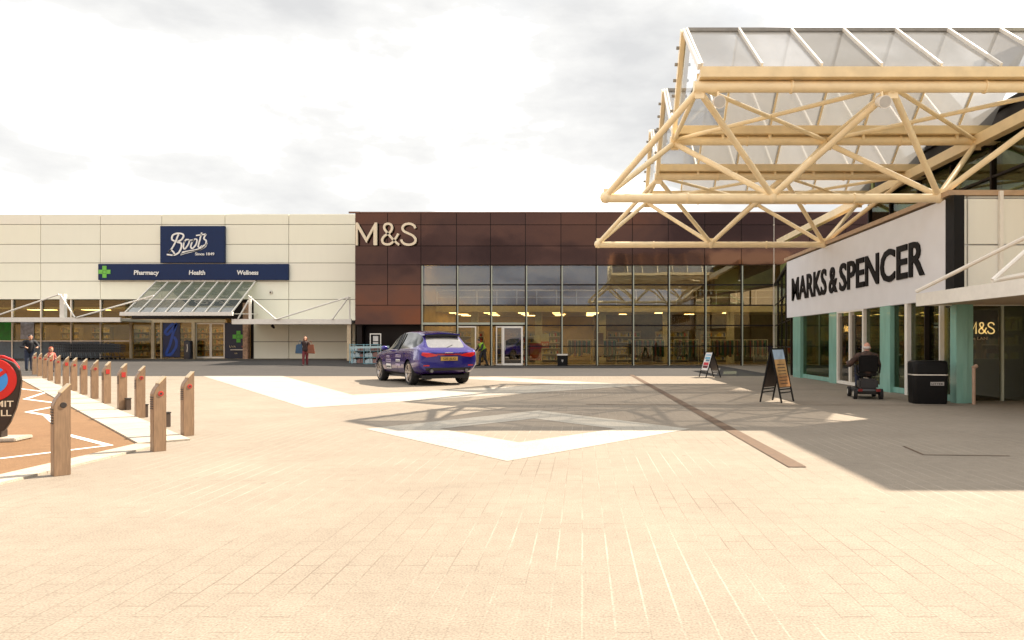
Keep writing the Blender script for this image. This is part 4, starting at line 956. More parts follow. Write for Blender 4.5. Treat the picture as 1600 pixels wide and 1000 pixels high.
    # door shut lines and handles
    for u_ in (.75, -.42, -1.05):
        q = MB(); pts = [hit((-3, u_ + (.05 if u_ < -1 else 0) * (z - .4), z), (1, 0, 0)) for z in (.4, .5, .6, .7, .8, .9, .98)]
        for a, b2 in zip(pts, pts[1:]):
            if a and b2: q.bar(a + Vector((-.001, 0, 0)), b2 + Vector((-.001, 0, 0)), .008)
        q.build('door_seam', blk, car, world=False)
    for u_ in (-.2, -1.0):
        p = hit((-3, u_, .93), (1, 0, 0)); MB().box(p.x - .03, p.x + .01, u_ - .1, u_ + .1, .92, .945).build('door_handle', paint, car, world=False, bevel=.006)
    patch('sill_trim', blk, [(-.95, .28), (.98, .28), (.98, .34), (-.95, .34)], 'side', .01)
    # stickers on the doors
    def sticker(y0, y1, z0, z1, c, s=None):
        m1 = mat('sticker_%d' % int(c[0] * 100 + c[2] * 10), c, .5, var=.05)
        o = patch('door_sticker', m1, [(y0, z0), (y1, z0), (y1, z1), (y0, z1)], 'side', .009, nx=4, nz=3)
        if s and o:
            p = hit((-3, (y0 + y1) / 2, (z0 + z1) / 2), (1, 0, 0))
            M = Matrix.Translation((p.x - .014, y1 - (y1 - y0) * .08, z0 + (z1 - z0) * .25)) @ Matrix.Rotation(R(-90), 4, 'Z')
            text(s, (z1 - z0) * .5, (y1 - y0) * .84, .003, .008, M=M).build('lettering', blk, o, world=False)
    W_, L_ = (.72, .72, .72), (.40, .33, .48)
    sticker(.18, .66, .44, .60, W_, 'nnnnnnn'); sticker(.18, .68, .66, .75, L_, 'MUNDUUN'); sticker(.34, .66, .80, .86, L_, 'wwwuu')
    sticker(-.75, -.30, .56, .62, L_); sticker(-.72, -.32, .69, .755, W_, 'uwwu'); sticker(-.78, -.28, .82, .90, L_, 'DUWNI')
    # wheels
    tyre = mat('tyre_rubber', (.016, .015, .015), .85); alloy = mat('alloy_rim', (.45, .40, .36), .28, metal=.85); dk = mat('rim_shadow', (.02, .018, .016), .6)
    for s in (-1, 1):
        for y in wy:
            Mx = Matrix.Translation((s * .82, y, wz)) @ Matrix.Rotation(R(90) * s, 4, 'Y')
            w = MB().lathe([(.262, -.11), (.34, -.12), (.36, -.09), (.365, 0), (.36, .09), (.34, .12), (.265, .115)], 40, Mx).build('wheel', tyre, car, world=False, smooth=True)
            r = MB().lathe([(.262, -.1), (.25, .0), (.25, .09), (.27, .115), (.272, .12), (.255, .118), (.25, .10)], 40, Mx).lathe([(.0, .085), (.055, .09), (.06, .06), (0, .06)], 20, Mx)
            for k in range(5):
                for dl in (-.16, .16):
                    a = 2 * math.pi * k / 5 + dl * .6; a2 = 2 * math.pi * k / 5 + dl * 1.2
                    r.bar(Mx @ Vector((.04 * math.cos(a), .04 * math.sin(a), .075)), Mx @ Vector((.256 * math.cos(a2), .256 * math.sin(a2), .095)), .035, .03)
            r.build('rim', alloy, w, world=False, smooth=True)
            MB().lathe([(0, .0), (.25, .005)], 30, Mx).build('wheel_shade_disc', dk, w, world=False)  # near-black disc, the shade behind the spokes put in as colour
            ar = MB().lathe([(RA - .002, -.22), (RA - .002, .1)], 36, Matrix.Translation((s * .80, y, wz)) @ Matrix.Rotation(R(90) * s, 4, 'Y'))
            q = MB(); keep = [f for f in ar.f if all(ar.v[i][2] > wz - .14 for i in f)]; q.v = ar.v; q.f = keep
            q.build('wheel_arch', blk, car, world=False)
    MB().box(-.72, .72, -2.1, 2.1, .20, .30).build('underbody', blk, car, world=False)
    bm.free()
make_car()

# ================================================================ bollards
M_boll = mat('bollard_bronze', (.255, .16, .092), .5, var=.2, scale=9, stretch=(6, 6, .6)); M_bcap = mat('bollard_cap', (.62, .48, .28), .4)
M_lv = mat('louvre_dark', (.03, .022, .018), .5); M_rr = mat('red_reflector', (.45, .03, .02), .2, coat=.6)
def make_bollard(label, face):
    o = thing('bollard', label, 'bollard', (0, 0, 0), 0, 'bollards along the kerb'); w, d, h = .145, .12, .93
    prof = [(0, 0), (w, 0), (w, h), (.062, h - .085), (.056, h - .105), (.04, h - .125), (.018, h - .16), (.004, h - .2), (0, h - .215)]
    MB().prism(prof, d).build('post', M_boll, o, world=False, bevel=.004)
    MB().prism([(w + .002, h + .003), (w - .006, h + .007), (.058, h - .08), (.064, h - .088)], d + .006, T(0, -.003, 0)).build('cap', M_bcap, o, world=False)
    lv = MB()
    for i in range(6): lv.box(-.006, .02, .014, d - .014, h - .40 + i * .028, h - .386 + i * .028)
    lv.build('louvre', M_lv, o, world=False)
    Mf = T(w * .56, -.001, h - .21) @ Matrix.Rotation(R(90), 4, 'X')
    if face == 'round': MB().lathe([(0, .006), (.026, .006), (.03, 0)], 20, Mf).build('reflector', M_lv, o, world=False)
    elif face == 'red': MB().lathe([(0, .006), (.03, .006), (.034, 0)], 20, Mf).build('reflector', M_rr, o, world=False); MB().lathe([(0, .009), (.013, .009), (.013, .006)], 14, Mf).build('lens', M_lv, o, world=False)
    else: MB().box(w * .3, w * .8, -.008, -.001, h - .27, h - .17).build('reflector', M_rr, o, world=False)
    return o
proto = {k: make_bollard('x', k) for k in ('round', 'red', 'plate')}; used = set()
def bollard(x, y, face, label, rz=R(50), z=0):
    if face not in used: used.add(face); o = proto[face]; o.location = (x, y, z); o.rotation_euler = (0, 0, rz); o['label'] = label; return o
    return dup(proto[face], (x, y, z), rz, label)
words_ = ['third', 'fourth', 'fifth', 'sixth', 'seventh', 'eighth', 'ninth', 'tenth', 'eleventh', 'twelfth', 'thirteenth', 'fourteenth']
def at(px, py): x, y = GP(px, py); return x, y
x, y = at(84, 745); bollard(x, y, 'round', 'tall tan bollard standing alone nearest the camera, with a black round lens')
x, y = at(240, 706.5); bollard(x, y, 'red', 'large tan bollard by the kerb corner, second nearest, with louvred side')
x, y = at(287, 682); bollard(x, y, 'red', 'tan bollard set farthest from the kerb on the plaza side')
row = [(213, 653.5), (186, 641), (162, 631), (143, 623.5), (126.5, 617), (111.5, 611), (99, 606), (86.5, 600), (75.5, 595), (67, 591), (59, 588), (51, 585.5)]
for i, (px, py) in enumerate(row):
    x, y = at(px, py); bollard(x, y, 'plate' if i in (1, 2, 4, 6) else 'red', 'tan sloped top bollard, %s along the kerb row counting from the nearest' % words_[i], R(50 + (i % 3 - 1) * 3))
stub0 = None
for i, (px, py, lab) in enumerate(((200, 640.5, 'short dark post behind the fifth bollard of the row'), (226, 652, 'short dark post behind the fourth bollard of the row'), (260.5, 667, 'short dark post behind the large bollard at the kerb corner'))):
    x, y = at(px, py)
    if stub0 is None:
        stub0 = thing('marker_post', lab, 'post', (x, y, 0), R(50), 'short dark posts'); MB().box(-.045, .045, -.045, .045, 0, .22).build('post', mat('dark_brown_post', (.07, .045, .03), .5), stub0, world=False, bevel=.006)
        MB().box(-.05, .05, -.05, .05, .221, .24).build('cap', M_lv, stub0, world=False)
    else: dup(stub0, (x, y, 0), R(50), lab)

# ================================================================ no stopping sign
ns = thing('no_stopping_sign', 'dark standing sign with red ringed blue no stopping disc at the road edge', 'traffic sign', (-8.05, 9.62, .008), R(10))
M_sd = mat('dark_sign_board', (.028, .018, .013), .35); M_red = mat('sign_red', (.62, .015, .012), .35, var=.05); M_blu = mat('sign_blue', (.04, .30, .80), .35, var=.05)
def shield(k=1): return [(x * k, .62 + (z - .62) * k) for x, z in [(-.13, .14), (.13, .14), (.20, .26), (.27, .45), (.31, .62), (.335, .82), (.31, .97), (.24, 1.07), (.12, 1.125), (0, 1.14), (-.12, 1.125), (-.24, 1.07), (-.31, .97), (-.335, .82), (-.31, .62), (-.27, .45), (-.20, .26)]]
MB().prism(shield(), .05, T(0, 0, 0)).build('board', M_sd, ns, world=False, bevel=.008)
ns2 = MB().prism(shield(.99), .05, T(-.10, .16, .05)).build('rear_board', M_red, ns, world=False, bevel=.008)
Mz = T(.0, -.004, .84) @ Matrix.Rotation(R(90), 4, 'X')
dsc = MB().lathe([(0, .008), (.285, .008), (.29, 0)], 48, Mz).build('disc', M_red, ns, world=False)
MB().lathe([(0, .012), (.185, .012), (.185, .008)], 40, Mz).build('blue_field', M_blu, dsc, world=False)
MB().obox((0, -.019, .84), (.40, .006, .05), Matrix.Rotation(R(-38), 3, 'Y')).build('slash', M_red, dsc, world=False)
text('NIMIMIT', .085, .50, .004, .012, M=T(-.25, -.006, .47)).build('lettering', M_cl, ns, world=False)
text('SIS0ULL', .085, .44, .004, .012, M=T(-.22, -.006, .345)).build('lettering', M_cl, ns, world=False)
MB().box(-.09, .09, .01, .15, .04, .145).build('stem', M_sd, ns, world=False)
MB().box(-.33, .33, -.12, .30, 0, .05).build('foot', M_kerb, ns, world=False, bevel=.012)

# ================================================================ A-boards
def a_board(label, loc, rz, h, w, art, spread):
    o = thing('pavement_board', label, 'A-board', loc, rz)
    for s in (-1, 1):
        f = MB(); tl = math.atan2(spread / 2, h)
        Rm = Matrix.Rotation(-s * tl, 3, 'Y'); b0 = Vector((s * spread / 2, 0, 0))
        def Q(yy, zz, off=0): return b0 + Vector((-s * math.sin(tl) * zz + s * math.cos(tl) * off, yy, math.cos(tl) * zz + math.sin(tl) * off))
        L = h / math.cos(tl)
        for yy in (-w / 2, w / 2): f.bar(Q(yy, 0), Q(yy, L), .03)
        for zz in (.18 * L, .24 * L, .98 * L): f.bar(Q(-w / 2, zz), Q(w / 2, zz), .025)
        f.build('frame', M_blackp, o, world=False)
        pn = MB().add([Q(-w / 2 + .02, .27 * L, -.006), Q(w / 2 - .02, .27 * L, -.006), Q(w / 2 - .02, .97 * L, -.006), Q(-w / 2 + .02, .97 * L, -.006), Q(-w / 2 + .02, .27 * L, .006), Q(w / 2 - .02, .27 * L, .006), Q(w / 2 - .02, .97 * L, .006), Q(-w / 2 + .02, .97 * L, .006)],
                 [(0, 1, 2, 3), (4, 5, 6, 7), (0, 1, 5, 4), (1, 2, 6, 5), (2, 3, 7, 6), (3, 0, 4, 7)]).build('panel', mat('board_back', (.045, .025, .018), .3), o, world=False)
        if s in art:
            for t0, t1, u0, u1, c in art[s]:
                y0, y1 = -w / 2 + .03 + (w - .06) * u0, -w / 2 + .03 + (w - .06) * u1; z0, z1 = L * (.28 + .68 * t0), L * (.28 + .68 * t1)
                e = .009 + .002 * (u1 - u0 < .9)
                MB().add([Q(y0, z0, e), Q(y1, z0, e), Q(y1, z1, e), Q(y0, z1, e)], [(0, 1, 2, 3)]).build('print', mat('print_%d_%d_%d' % tuple(int(v * 99) for v in c), c, .4, var=.15, scale=8), pn, world=False)
    return o
x, y = at(1214, 627.5)
board_reflection = [(0, .32, 0, 1, (.34, .17, .07)), (.32, .74, 0, 1, (.42, .25, .10)), (.74, 1, 0, 1, (.30, .40, .52))] + [(.08 + i * .085, .10 + i * .085, .15, .85, (.06, .04, .03)) for i in range(7)]  # orange and blue bands are reflected sky painted as colour; thin lines are print
a_board('tall wooden folding board with orange and blue sky reflection painted on its face outside the glass doors', (x, y, 0), R(-41), 1.24, .62, {1: board_reflection}, .52)
x, y = at(1109, 589.5)
pic = [(0, 1, 0, 1, (.68, .68, .68)), (.12, .26, .1, .9, (.10, .02, .03)), (.28, .44, .1, .9, (.45, .03, .05)), (.5, .6, .1, .7, (.1, .2, .3)), (.62, .76, .1, .9, (.15, .38, .55)), (.82, .9, .1, .9, (.2, .4, .6))]
a_board('small black easel board with white, blue and red poster before the brown store', (x, y, 0), R(15), 1.0, .62, {-1: pic}, .62)

# ================================================================ bins
def rounded(w, d, r, n=6): 
    o = []
    for cx_, cy_, a in ((w / 2 - r, d / 2 - r, 0), (-w / 2 + r, d / 2 - r, 90), (-w / 2 + r, -d / 2 + r, 180), (w / 2 - r, -d / 2 + r, 270)): o += [(cx_ + r * math.cos(R(a + 90 * i / n)), cy_ + r * math.sin(R(a + 90 * i / n))) for i in range(n + 1)]
    return o
def loft(layers):
    m = MB(); n = len(layers[0][1]); vs = [(x, y, z) for z, pl in layers for x, y in pl]
    fs = [(i * n + j, i * n + (j + 1) % n, (i + 1) * n + (j + 1) % n, (i + 1) * n + j) for i in range(len(layers) - 1) for j in range(n)]
    return m.add(vs, fs + [tuple(range(n - 1, -1, -1)), tuple(range((len(layers) - 1) * n, len(layers) * n))])
lb = thing('litter_bin', 'large black litter bin with silver band beside the teal corner', 'litter bin', (7.72, 15.75, 0), R(-8))
rr = lambda k: rounded(.74 * k, .5 * k, .09 * k)
loft([(0, rr(.93)), (.04, rr(.97)), (.62, rr(1)), (.63, rr(1))]).build('body', M_blackp, lb, world=False, smooth=True)
loft([(.631, rr(1.02)), (.655, rr(1.02))]).build('band', M_alu, lb, world=False)
loft([(.656, rr(1)), (.88, rr(1)), (.93, rr(.97)), (.955, rr(.88))]).build('hood', M_blackp, lb, world=False, smooth=True)
MB().box(-.26, .26, -.256, -.249, .70, .84).build('opening', mat('pure_dark', (.004, .004, .004), .9), lb, world=False)
pl2 = MB().box(-.02, .26, -.262, -.249, .41, .49).build('label_plate', mat('grey_plate', (.4, .38, .36), .5), lb, world=False)
text('LITTER', .045, .24, .003, .008, M=T(.0, -.2625, .425)).build('lettering', M_blackp, pl2, world=False)
sb_ = thing('litter_bin', 'small square black bin against the brown store glazing', 'litter bin', (PX(879, 40.9), 40.9, .005))
rs_ = lambda k: rounded(.62 * k, .5 * k, .05)
loft([(0, rs_(.95)), (.60, rs_(1))]).build('body', M_blackp, sb_, world=False, smooth=True)
loft([(.601, rs_(1.05)), (.66, rs_(1.05)), (.68, rs_(.95))]).build('lid', M_alu, sb_, world=False)
MB().prism([(-.06, .36), (.06, .36), (.05, .3), (.02, .22), (-.02, .22), (-.05, .3)], .01, T(0, -.26, 0)).build('emblem', mat('grey_plate', (.4, .38, .36), .5), sb_, world=False)
db = thing('sanitiser_stand', 'slim dark navy stand with pale label at the pharmacy doors', 'stand', (PX(294.5, 44.9), 44.9, ZB), 0)
rt = lambda k: rounded(.46 * k, .36 * k, .1)
loft([(0, rt(1)), (1.08, rt(1)), (1.16, rt(.9)), (1.19, rt(.7))]).build('body', mat('stand_navy', (.006, .008, .018), .35), db, world=False, smooth=True)
MB().prism([(-.02, .45), (.03, .47), (.06, .7), (.03, .95), (-.01, .93), (.02, .7)], .008, T(0, -.189, 0)).build('label', M_alu, db, world=False)
sp2 = thing('slim_bollard', 'slim tan post with slanted cap beside the teal corner column', 'bollard', (PX(1521.5, 15.45), 15.45, 0))
MB().tube((0, 0, 0), (0, 0, .80), .036, 16).build('post', mat('pinkish_tan_post', (.46, .31, .22), .5), sp2, world=False, smooth=True)
MB().tube((-.02, 0, .80), (.07, 0, .85), .04, 14).build('cap', mat('pinkish_tan_post', (.46, .31, .22), .5), sp2, world=False, smooth=True)

# ================================================================ trolleys
def make_trolley(label):
    o = thing('shopping_trolley', label, 'shopping trolley', (0, 0, 0), 0, 'nested trolleys by the pharmacy window')
    m = mat('trolley_wire', (.05, .06, .07), .4, metal=.3); b = MB()
    def P(t, s, z): return (lerp(-.45, .45, t), s * lerp(.28, .22, t), z)
    for s in (-1, 1):
        for z0, z1 in ((.98, .88), (.80, .74), (.62, .6), (.45, .47)): b.bar(P(0, s, z0), P(1, s, z1), .03)
        for k in range(8): t = k / 7; b.bar(P(t, s, lerp(.45, .47, t)), P(t, s, lerp(.98, .88, t)), .02)
    for z in (.47, .6, .74, .88): b.bar(P(1, -1, z), P(1, 1, z), .014)
    for k in range(6): t = k / 5; b.bar((.45, lerp(-.22, .22, t), .47), (.45, lerp(-.22, .22, t), .88), .01); b.bar((-.45, lerp(-.28, .28, t), .45), (.45, lerp(-.22, .22, t), .47), .01)
    b.build('basket', m, o, world=False)
    f = MB()
    for s in (-1, 1): f.path([(-.5, s * .29, 1.02), (-.42, s * .28, .3), (-.4, s * .27, .14)], .014, 6).tube((-.4, s * .27, .16), (.42, s * .2, .18), .014, 6).tube((.42, s * .2, .18), (.3, s * .2, .45), .012, 6)
    f.build('frame', m, o, world=False)
    MB().tube((-.52, -.3, 1.03), (-.52, .3, 1.03), .02, 8).build('handle', mat('trolley_handle', (.02, .05, .12), .4), o, world=False)
    for s in (-1, 1):
        for xx, ss_ in ((-.4, .27), (.42, .2)): MB().tube((xx, s * ss_ - .015, .06), (xx, s * ss_ + .015, .06), .06, 12).build('wheel', M_blackp, o, world=False)
    return o
t0 = None
for i in range(13):
    x_, y_ = PX(88, 43.2) + i * .30, 43.6 - .03 * i; z_ = gz(x_, y_) + .006
    lab = 'front grey wire shopping trolley at the right end of its nested row' if i == 12 else 'rear grey wire shopping trolley at the left end of its nested row' if i == 0 else 'grey wire shopping trolley nested in the middle of its row'
    if t0 is None: t0 = make_trolley(lab); t0.location = (x_, y_, z_)
    else: dup(t0, (x_, y_, z_), 0, lab)

# blue cage trolleys and notice frame left of the brown store
def cage(label, loc, seed):
    o = thing('roll_cage', label, 'roll cage', loc, 0, 'blue roll cages by the dark recess'); rnd = random.Random(seed)
    m = mat('pale_blue_metal', (.22, .44, .50), .45); f = MB()
    for sx in (-.4, .4):
        for sy in (-.3, .3): f.bar((sx, sy, .1), (sx, sy, 1.25), .03)
    for z in (.14, .5, .86, 1.22):
        for sy in (-.3, .3): f.bar((-.4, sy, z), (.4, sy, z), .025)
        for sx in (-.4, .4): f.bar((sx, -.3, z), (sx, .3, z), .025)
    f.build('frame', m, o, world=False)
    for z in (.17, .53, .88):
        g = MB(); x = -.37
        while x < .3: w = rnd.uniform(.12, .3); g.prism([(x, z), (min(x + w, .37), z), (min(x + w, .37) - .015, z + rnd.uniform(.16, .28)), (x + .015, z + rnd.uniform(.16, .28))], .5, T(0, -.25, 0)); x += w + .015
        g.build('crates', islands('blue_crates', [(.06, .22, .38), (.16, .38, .46), (.45, .55, .58), (.05, .14, .22), (.3, .16, .14)], .5), o, world=False)
    for sx in (-.36, .36):
        for sy in (-.26, .26): MB().tube((sx, sy - .02, .05), (sx, sy + .02, .05), .05, 12).build('caster', M_blackp, o, world=False)
    return o
cage('pale blue roll cage of crates nearest the cream wall end', (PX(560, 40.6), 40.6, .01), 1)
cage('pale blue roll cage of crates half hidden behind the parked car bonnet', (PX(582, 40.3), 40.3, .01), 2)
tr = thing('barrier_rail', 'pale blue hand rail running over the roll cages', 'rail', (PX(575, 39.8), 39.8, 0))
MB().bar((PX(547, 39.8), 39.8, PZ(543, 39.8)), (PX(608, 39.8), 39.8, PZ(542, 39.8)), .09, .12).build('rail', mat('ice_blue_rail', (.42, .56, .58), .35), tr)
for p in (550, 604): MB().tube((PX(p, 39.8), 39.8, 0), (PX(p, 39.8), 39.8, PZ(545, 39.8)), .025).build('post', mat('pale_blue_metal', (.22, .44, .5), .45), tr)
nf = thing('notice_frame', 'white framed notice stand in the dark recess beside the parked car', 'notice stand', (PX(586.5, 41), 41.0, .01))
a, b = PX(578, 41), PX(595.5, 41)
f = MB().box(a, a + .05, 40.98, 41.03, .02, PZ(521, 41)).box(b - .05, b, 40.98, 41.03, .02, PZ(521, 41)).box(a + .051, b - .051, 40.98, 41.03, PZ(521, 41) - .06, PZ(521, 41))
f.build('frame', M_wht, nf)
MB().box(a + .052, b - .052, 41.0, 41.02, .6, PZ(521, 41) - .062).build('board', M_blackp, nf)
for y0, y1 in ((525, 533), (534.5, 537.5)): MB().box(PX(583, 41), PX(591, 41), 40.985, 40.999, PZ(y1, 41), PZ(y0, 41)).build('notice', mat('paper', (.6, .58, .55), .7), nf)

# ================================================================ people
M_skin = mat('skin', (.52, .27, .17), .5, var=.08, scale=20)
def V(*a): return Vector(a)
def cap(m, p, q, r1, r2, n=14):
    m.tube(p, q, r1, n, r2); m.ball(p, (r1,) * 3, n, 8); m.ball(q, (r2,) * 3, n, 8); return m
def head(m, c, yaw=0, pitch=0):
    """head with brow, nose, mouth, chin and ears; c is the middle of the skull, the face looks to -y at yaw 0"""
    Rm = Matrix.Rotation(yaw, 3, 'Z') @ Matrix.Rotation(pitch, 3, 'X'); c = Vector(c)
    def L(x, y, z): return c + Rm @ Vector((x, y, z))
    m.ball(L(0, .012, .02), (.077, .095, .098), 20, 12, Rm); m.ball(L(0, -.03, -.055), (.056, .062, .062), 16, 10, Rm); m.ball(L(0, -.055, -.10), (.03, .028, .02), 12, 8, Rm)
    m.ball(L(0, -.103, -.035), (.014, .02, .022), 10, 8, Rm); m.ball(L(0, -.088, -.008), (.011, .018, .03), 10, 8, Rm); m.ball(L(0, -.085, -.073), (.026, .012, .009), 10, 6, Rm)
    for s in (-1, 1): m.ball(L(s * .033, -.08, .012), (.022, .012, .008), 10, 6, Rm); m.ball(L(s * .079, .012, -.015), (.012, .022, .032), 10, 8, Rm)
    return L, Rm
def hand(m, wrist, d, side, curl=.5, pn=None):
    """palm, four bent fingers of unequal length and a thumb; d points along the hand"""
    d = Vector(d).normalized(); pn = Vector(pn or (0, 1, 0)); a = d.cross(pn).normalized(); pn = a.cross(d).normalized(); w = Vector(wrist)
    Mx = Matrix((a, pn, d)).transposed(); m.ball(w + d * .045, (.04, .016, .052), 12, 8, Mx)
    for i, (o, l) in enumerate(((-.03, .062), (-.01, .074), (.01, .07), (.029, .055))):
        p = w + d * .085 + a * o * side; q = p + d * l * .5 + pn * l * .22 * curl; e = q + d * l * .4 * (1 - .5 * curl) + pn * l * .5 * curl
        cap(m, p, q, .0095, .009, 8); cap(m, q, e, .009, .0075, 8)
    p = w + d * .03 - a * .034 * side; q = p + d * .03 - a * .022 * side + pn * .012; cap(m, p, q, .012, .0105, 8); cap(m, q, q + d * .03 + pn * .012, .0105, .008, 8)
def eyes(o, L, Rm):
    for s in (-1, 1): MB().ball(L(s * .033, -.085, .002), (.012, .007, .006), 10, 6, Rm).build('eye', mat('eye_dark', (.03, .02, .015), .2), o, world=False)
def shoe(m, p, rz, k=1):
    Rm = Matrix.Rotation(rz, 3, 'Z'); m.ball(Vector(p) + Rm @ V(0, -.06, .04), (.042 * k, .125 * k, .04), 14, 8, Rm); m.ball(Vector(p) + Rm @ V(0, .03, .055), (.04 * k, .055 * k, .055), 12, 8, Rm)
# woman on the pavement
wx_, wy_ = PX(477, 37), 37.0
wo = thing('person', 'woman in dark top and wine red trousers walking with bags by the cream wall', 'person', (wx_, wy_, gz(wx_, wy_) + .006), R(12)); wo.scale = (.93,) * 3
b = MB(); L, Rm = head(b, (0, 0, 1.52), .1)
cap(b, V(0, .02, 1.36), V(0, .0, 1.45), .05, .046); cap(b, V(-.13, .02, 1.30), V(.13, .02, 1.30), .06, .06); cap(b, V(0, .02, 1.25), V(0, .02, 1.0), .12, .115); cap(b, V(-.06, .02, .92), V(.06, .02, .92), .12, .12)
for s, fy in ((-1, -.16), (1, .14)):
    cap(b, V(s * .085, .02, .88), V(s * .08, fy * .45 - .03, .47), .085, .055); cap(b, V(s * .08, fy * .45 - .03, .47), V(s * .075, fy, .08), .052, .035)
    cap(b, V(s * .17, .02, 1.30), V(s * .235, .05, 1.05), .045, .038); cap(b, V(s * .235, .05, 1.05), V(s * .25, -.02, .84), .036, .027); hand(b, V(s * .25, -.02, .83), V(s * .05, -.1, -1), s, .9)
blob(b, .007).build('body', M_skin, wo, world=False, smooth=True); eyes(wo, L, Rm)
h = MB(); h.ball(L(0, .03, .035), (.09, .09, .095), 18, 10, Rm)
for k in range(9): a = R(200 - k * 27.5); h.tube(L(.075 * math.cos(a), .035 + .055 * math.sin(a), .02), L(.10 * math.cos(a), .05 + .06 * math.sin(a), -.30), .032, 8, .018)
h2 = MB(); q = blob(h, .009); h2.v, h2.f = q.v, q.f; h2.build('hair', mat('auburn_hair', (.16, .055, .025), .55, scale=40, stretch=(8, 8, 1)), wo, world=False, smooth=True)
t = MB(); cap(t, V(-.135, .02, 1.30), V(.135, .02, 1.30), .078, .078); cap(t, V(0, .02, 1.26), V(0, .02, .98), .145, .14); cap(t, V(-.06, .02, .90), V(.06, .02, .90), .145, .145)
for s in (-1, 1): cap(t, V(s * .175, .02, 1.29), V(s * .235, .05, 1.05), .062, .054); cap(t, V(s * .235, .05, 1.05), V(s * .25, -.01, .88), .052, .043)
blob(t, .009).build('jacket', mat('dark_brown_jacket', (.035, .018, .016), .8), wo, world=False, smooth=True)
t = MB(); cap(t, V(-.06, .02, .88), V(.06, .02, .88), .13, .13)
for s, fy in ((-1, -.16), (1, .14)): cap(t, V(s * .085, .02, .86), V(s * .08, fy * .45 - .03, .47), .1, .075); cap(t, V(s * .08, fy * .45 - .03, .47), V(s * .075, fy, .10), .07, .055)
blob(t, .009).build('trousers', mat('wine_trousers', (.16, .025, .03), .8), wo, world=False, smooth=True)
for s, fy in ((-1, -.16), (1, .14)): t = MB(); shoe(t, (s * .075, fy, 0), 0); t.build('shoe', mat('dark_red_shoe', (.08, .015, .015), .4), wo, world=False, smooth=True)
def bag(label, s, m, k):
    r = wo.rotation_euler[2]; c = Matrix.Rotation(r, 3, 'Z') @ V(s * .25, -.03, 0); o = thing('tote_bag', label, 'bag', (wx_ + c.x, wy_ + c.y, wo.location.z + .62), r)
    q = MB().prism([(-.15, .48 * k), (.13, .52 * k), (.20, 0), (-.20, .02)], .10, T(.04 * s, -.05, 0)); q.build('bag_body', m, o, world=False, bevel=.02)
    MB().path([(-.08, 0, .5 * k), (-.05, 0, .52 * k + .16), (.05, 0, .52 * k + .16), (.08, 0, .5 * k)], .010, 6).build('handle', m, o, world=False)
bag('large slate blue tote bag held by the walking woman', -1, mat('slate_blue_cloth', (.05, .10, .17), .8), 1.0); bag('rust brown tote bag held by the walking woman', 1, mat('rust_cloth', (.24, .085, .045), .8), .95)
# man in black and red haired child behind the bollards
mx_, my_ = PX(46, 33), 33.0
mo = thing('person', 'man in black jacket leaning forward with arm bent, behind the far bollards', 'person', (mx_, my_, gz(mx_, my_)), R(50))
b = MB(); L, Rm = head(b, (0, -.20, 1.57), 0, .25)
cap(b, V(0, -.08, 1.42), V(0, -.16, 1.50), .055, .052); cap(b, V(-.15, -.05, 1.36), V(.15, -.05, 1.36), .07, .07); cap(b, V(0, -.03, 1.3), V(0, .04, 1.0), .14, .13)
for s in (-1, 1):
    cap(b, V(s * .09, .05, .93), V(s * .10, .02, .5), .09, .06); cap(b, V(s * .10, .02, .5), V(s * .10, .06, .08), .056, .038)
    cap(b, V(s * .2, -.05, 1.36), V(s * .33, -.12, 1.12), .052, .044); cap(b, V(s * .33, -.12, 1.12), V(s * .22, -.38, 1.10), .04, .03); hand(b, V(s * .22, -.38, 1.10), V(-s * .3, -1, -.1), s, .6, (0, 0, -1))
blob(b, .008).build('body', M_skin, mo, world=False, smooth=True); eyes(mo, L, Rm)
h = MB().ball(L(0, .03, .045), (.088, .098, .085), 18, 10, Rm); h.build('hair', mat('black_hair', (.015, .012, .012), .5), mo, world=False, smooth=True)
t = MB(); cap(t, V(-.155, -.05, 1.36), V(.155, -.05, 1.36), .09, .09); cap(t, V(0, -.03, 1.3), V(0, .04, .95), .165, .16)
for s in (-1, 1): cap(t, V(s * .2, -.05, 1.36), V(s * .33, -.12, 1.12), .072, .062); cap(t, V(s * .33, -.12, 1.12), V(s * .24, -.33, 1.10), .058, .048)
blob(t, .01).build('jacket', mat('black_jacket', (.012, .012, .016), .7), mo, world=False, smooth=True)
t = MB(); cap(t, V(-.06, .05, .93), V(.06, .05, .93), .14, .14)
for s in (-1, 1): cap(t, V(s * .09, .05, .9), V(s * .10, .02, .5), .105, .08); cap(t, V(s * .10, .02, .5), V(s * .10, .06, .1), .076, .06)
blob(t, .01).build('trousers', mat('dark_jeans', (.03, .04, .07), .85), mo, world=False, smooth=True)
for s in (-1, 1): t = MB(); shoe(t, (s * .10, .06, 0), 0, 1.1); t.build('shoe', M_blackp, mo, world=False, smooth=True)
kx, ky = PX(80, 32), 32.0
ko = thing('person', 'small child with red hair and pink top standing among the far bollards', 'person', (kx, ky, gz(kx, ky)), R(60))
b = MB(); L, Rm = head(b, (0, 0, 1.02)); cap(b, V(0, .01, .86), V(0, 0, .95), .038, .036); cap(b, V(-.09, .01, .83), V(.09, .01, .83), .045, .045); cap(b, V(0, .01, .78), V(0, .01, .58), .09, .09)
for s in (-1, 1):
    cap(b, V(s * .06, .01, .54), V(s * .06, 0, .29), .06, .042); cap(b, V(s * .06, 0, .29), V(s * .06, .02, .05), .04, .03)
    cap(b, V(s * .12, .01, .83), V(s * .17, .0, .66), .035, .03); cap(b, V(s * .17, 0, .66), V(s * .16, -.06, .53), .028, .022); hand(b, V(s * .16, -.06, .53), V(0, -.3, -1), s, .6)
blob(b, .007).build('body', M_skin, ko, world=False, smooth=True); eyes(ko, L, Rm)
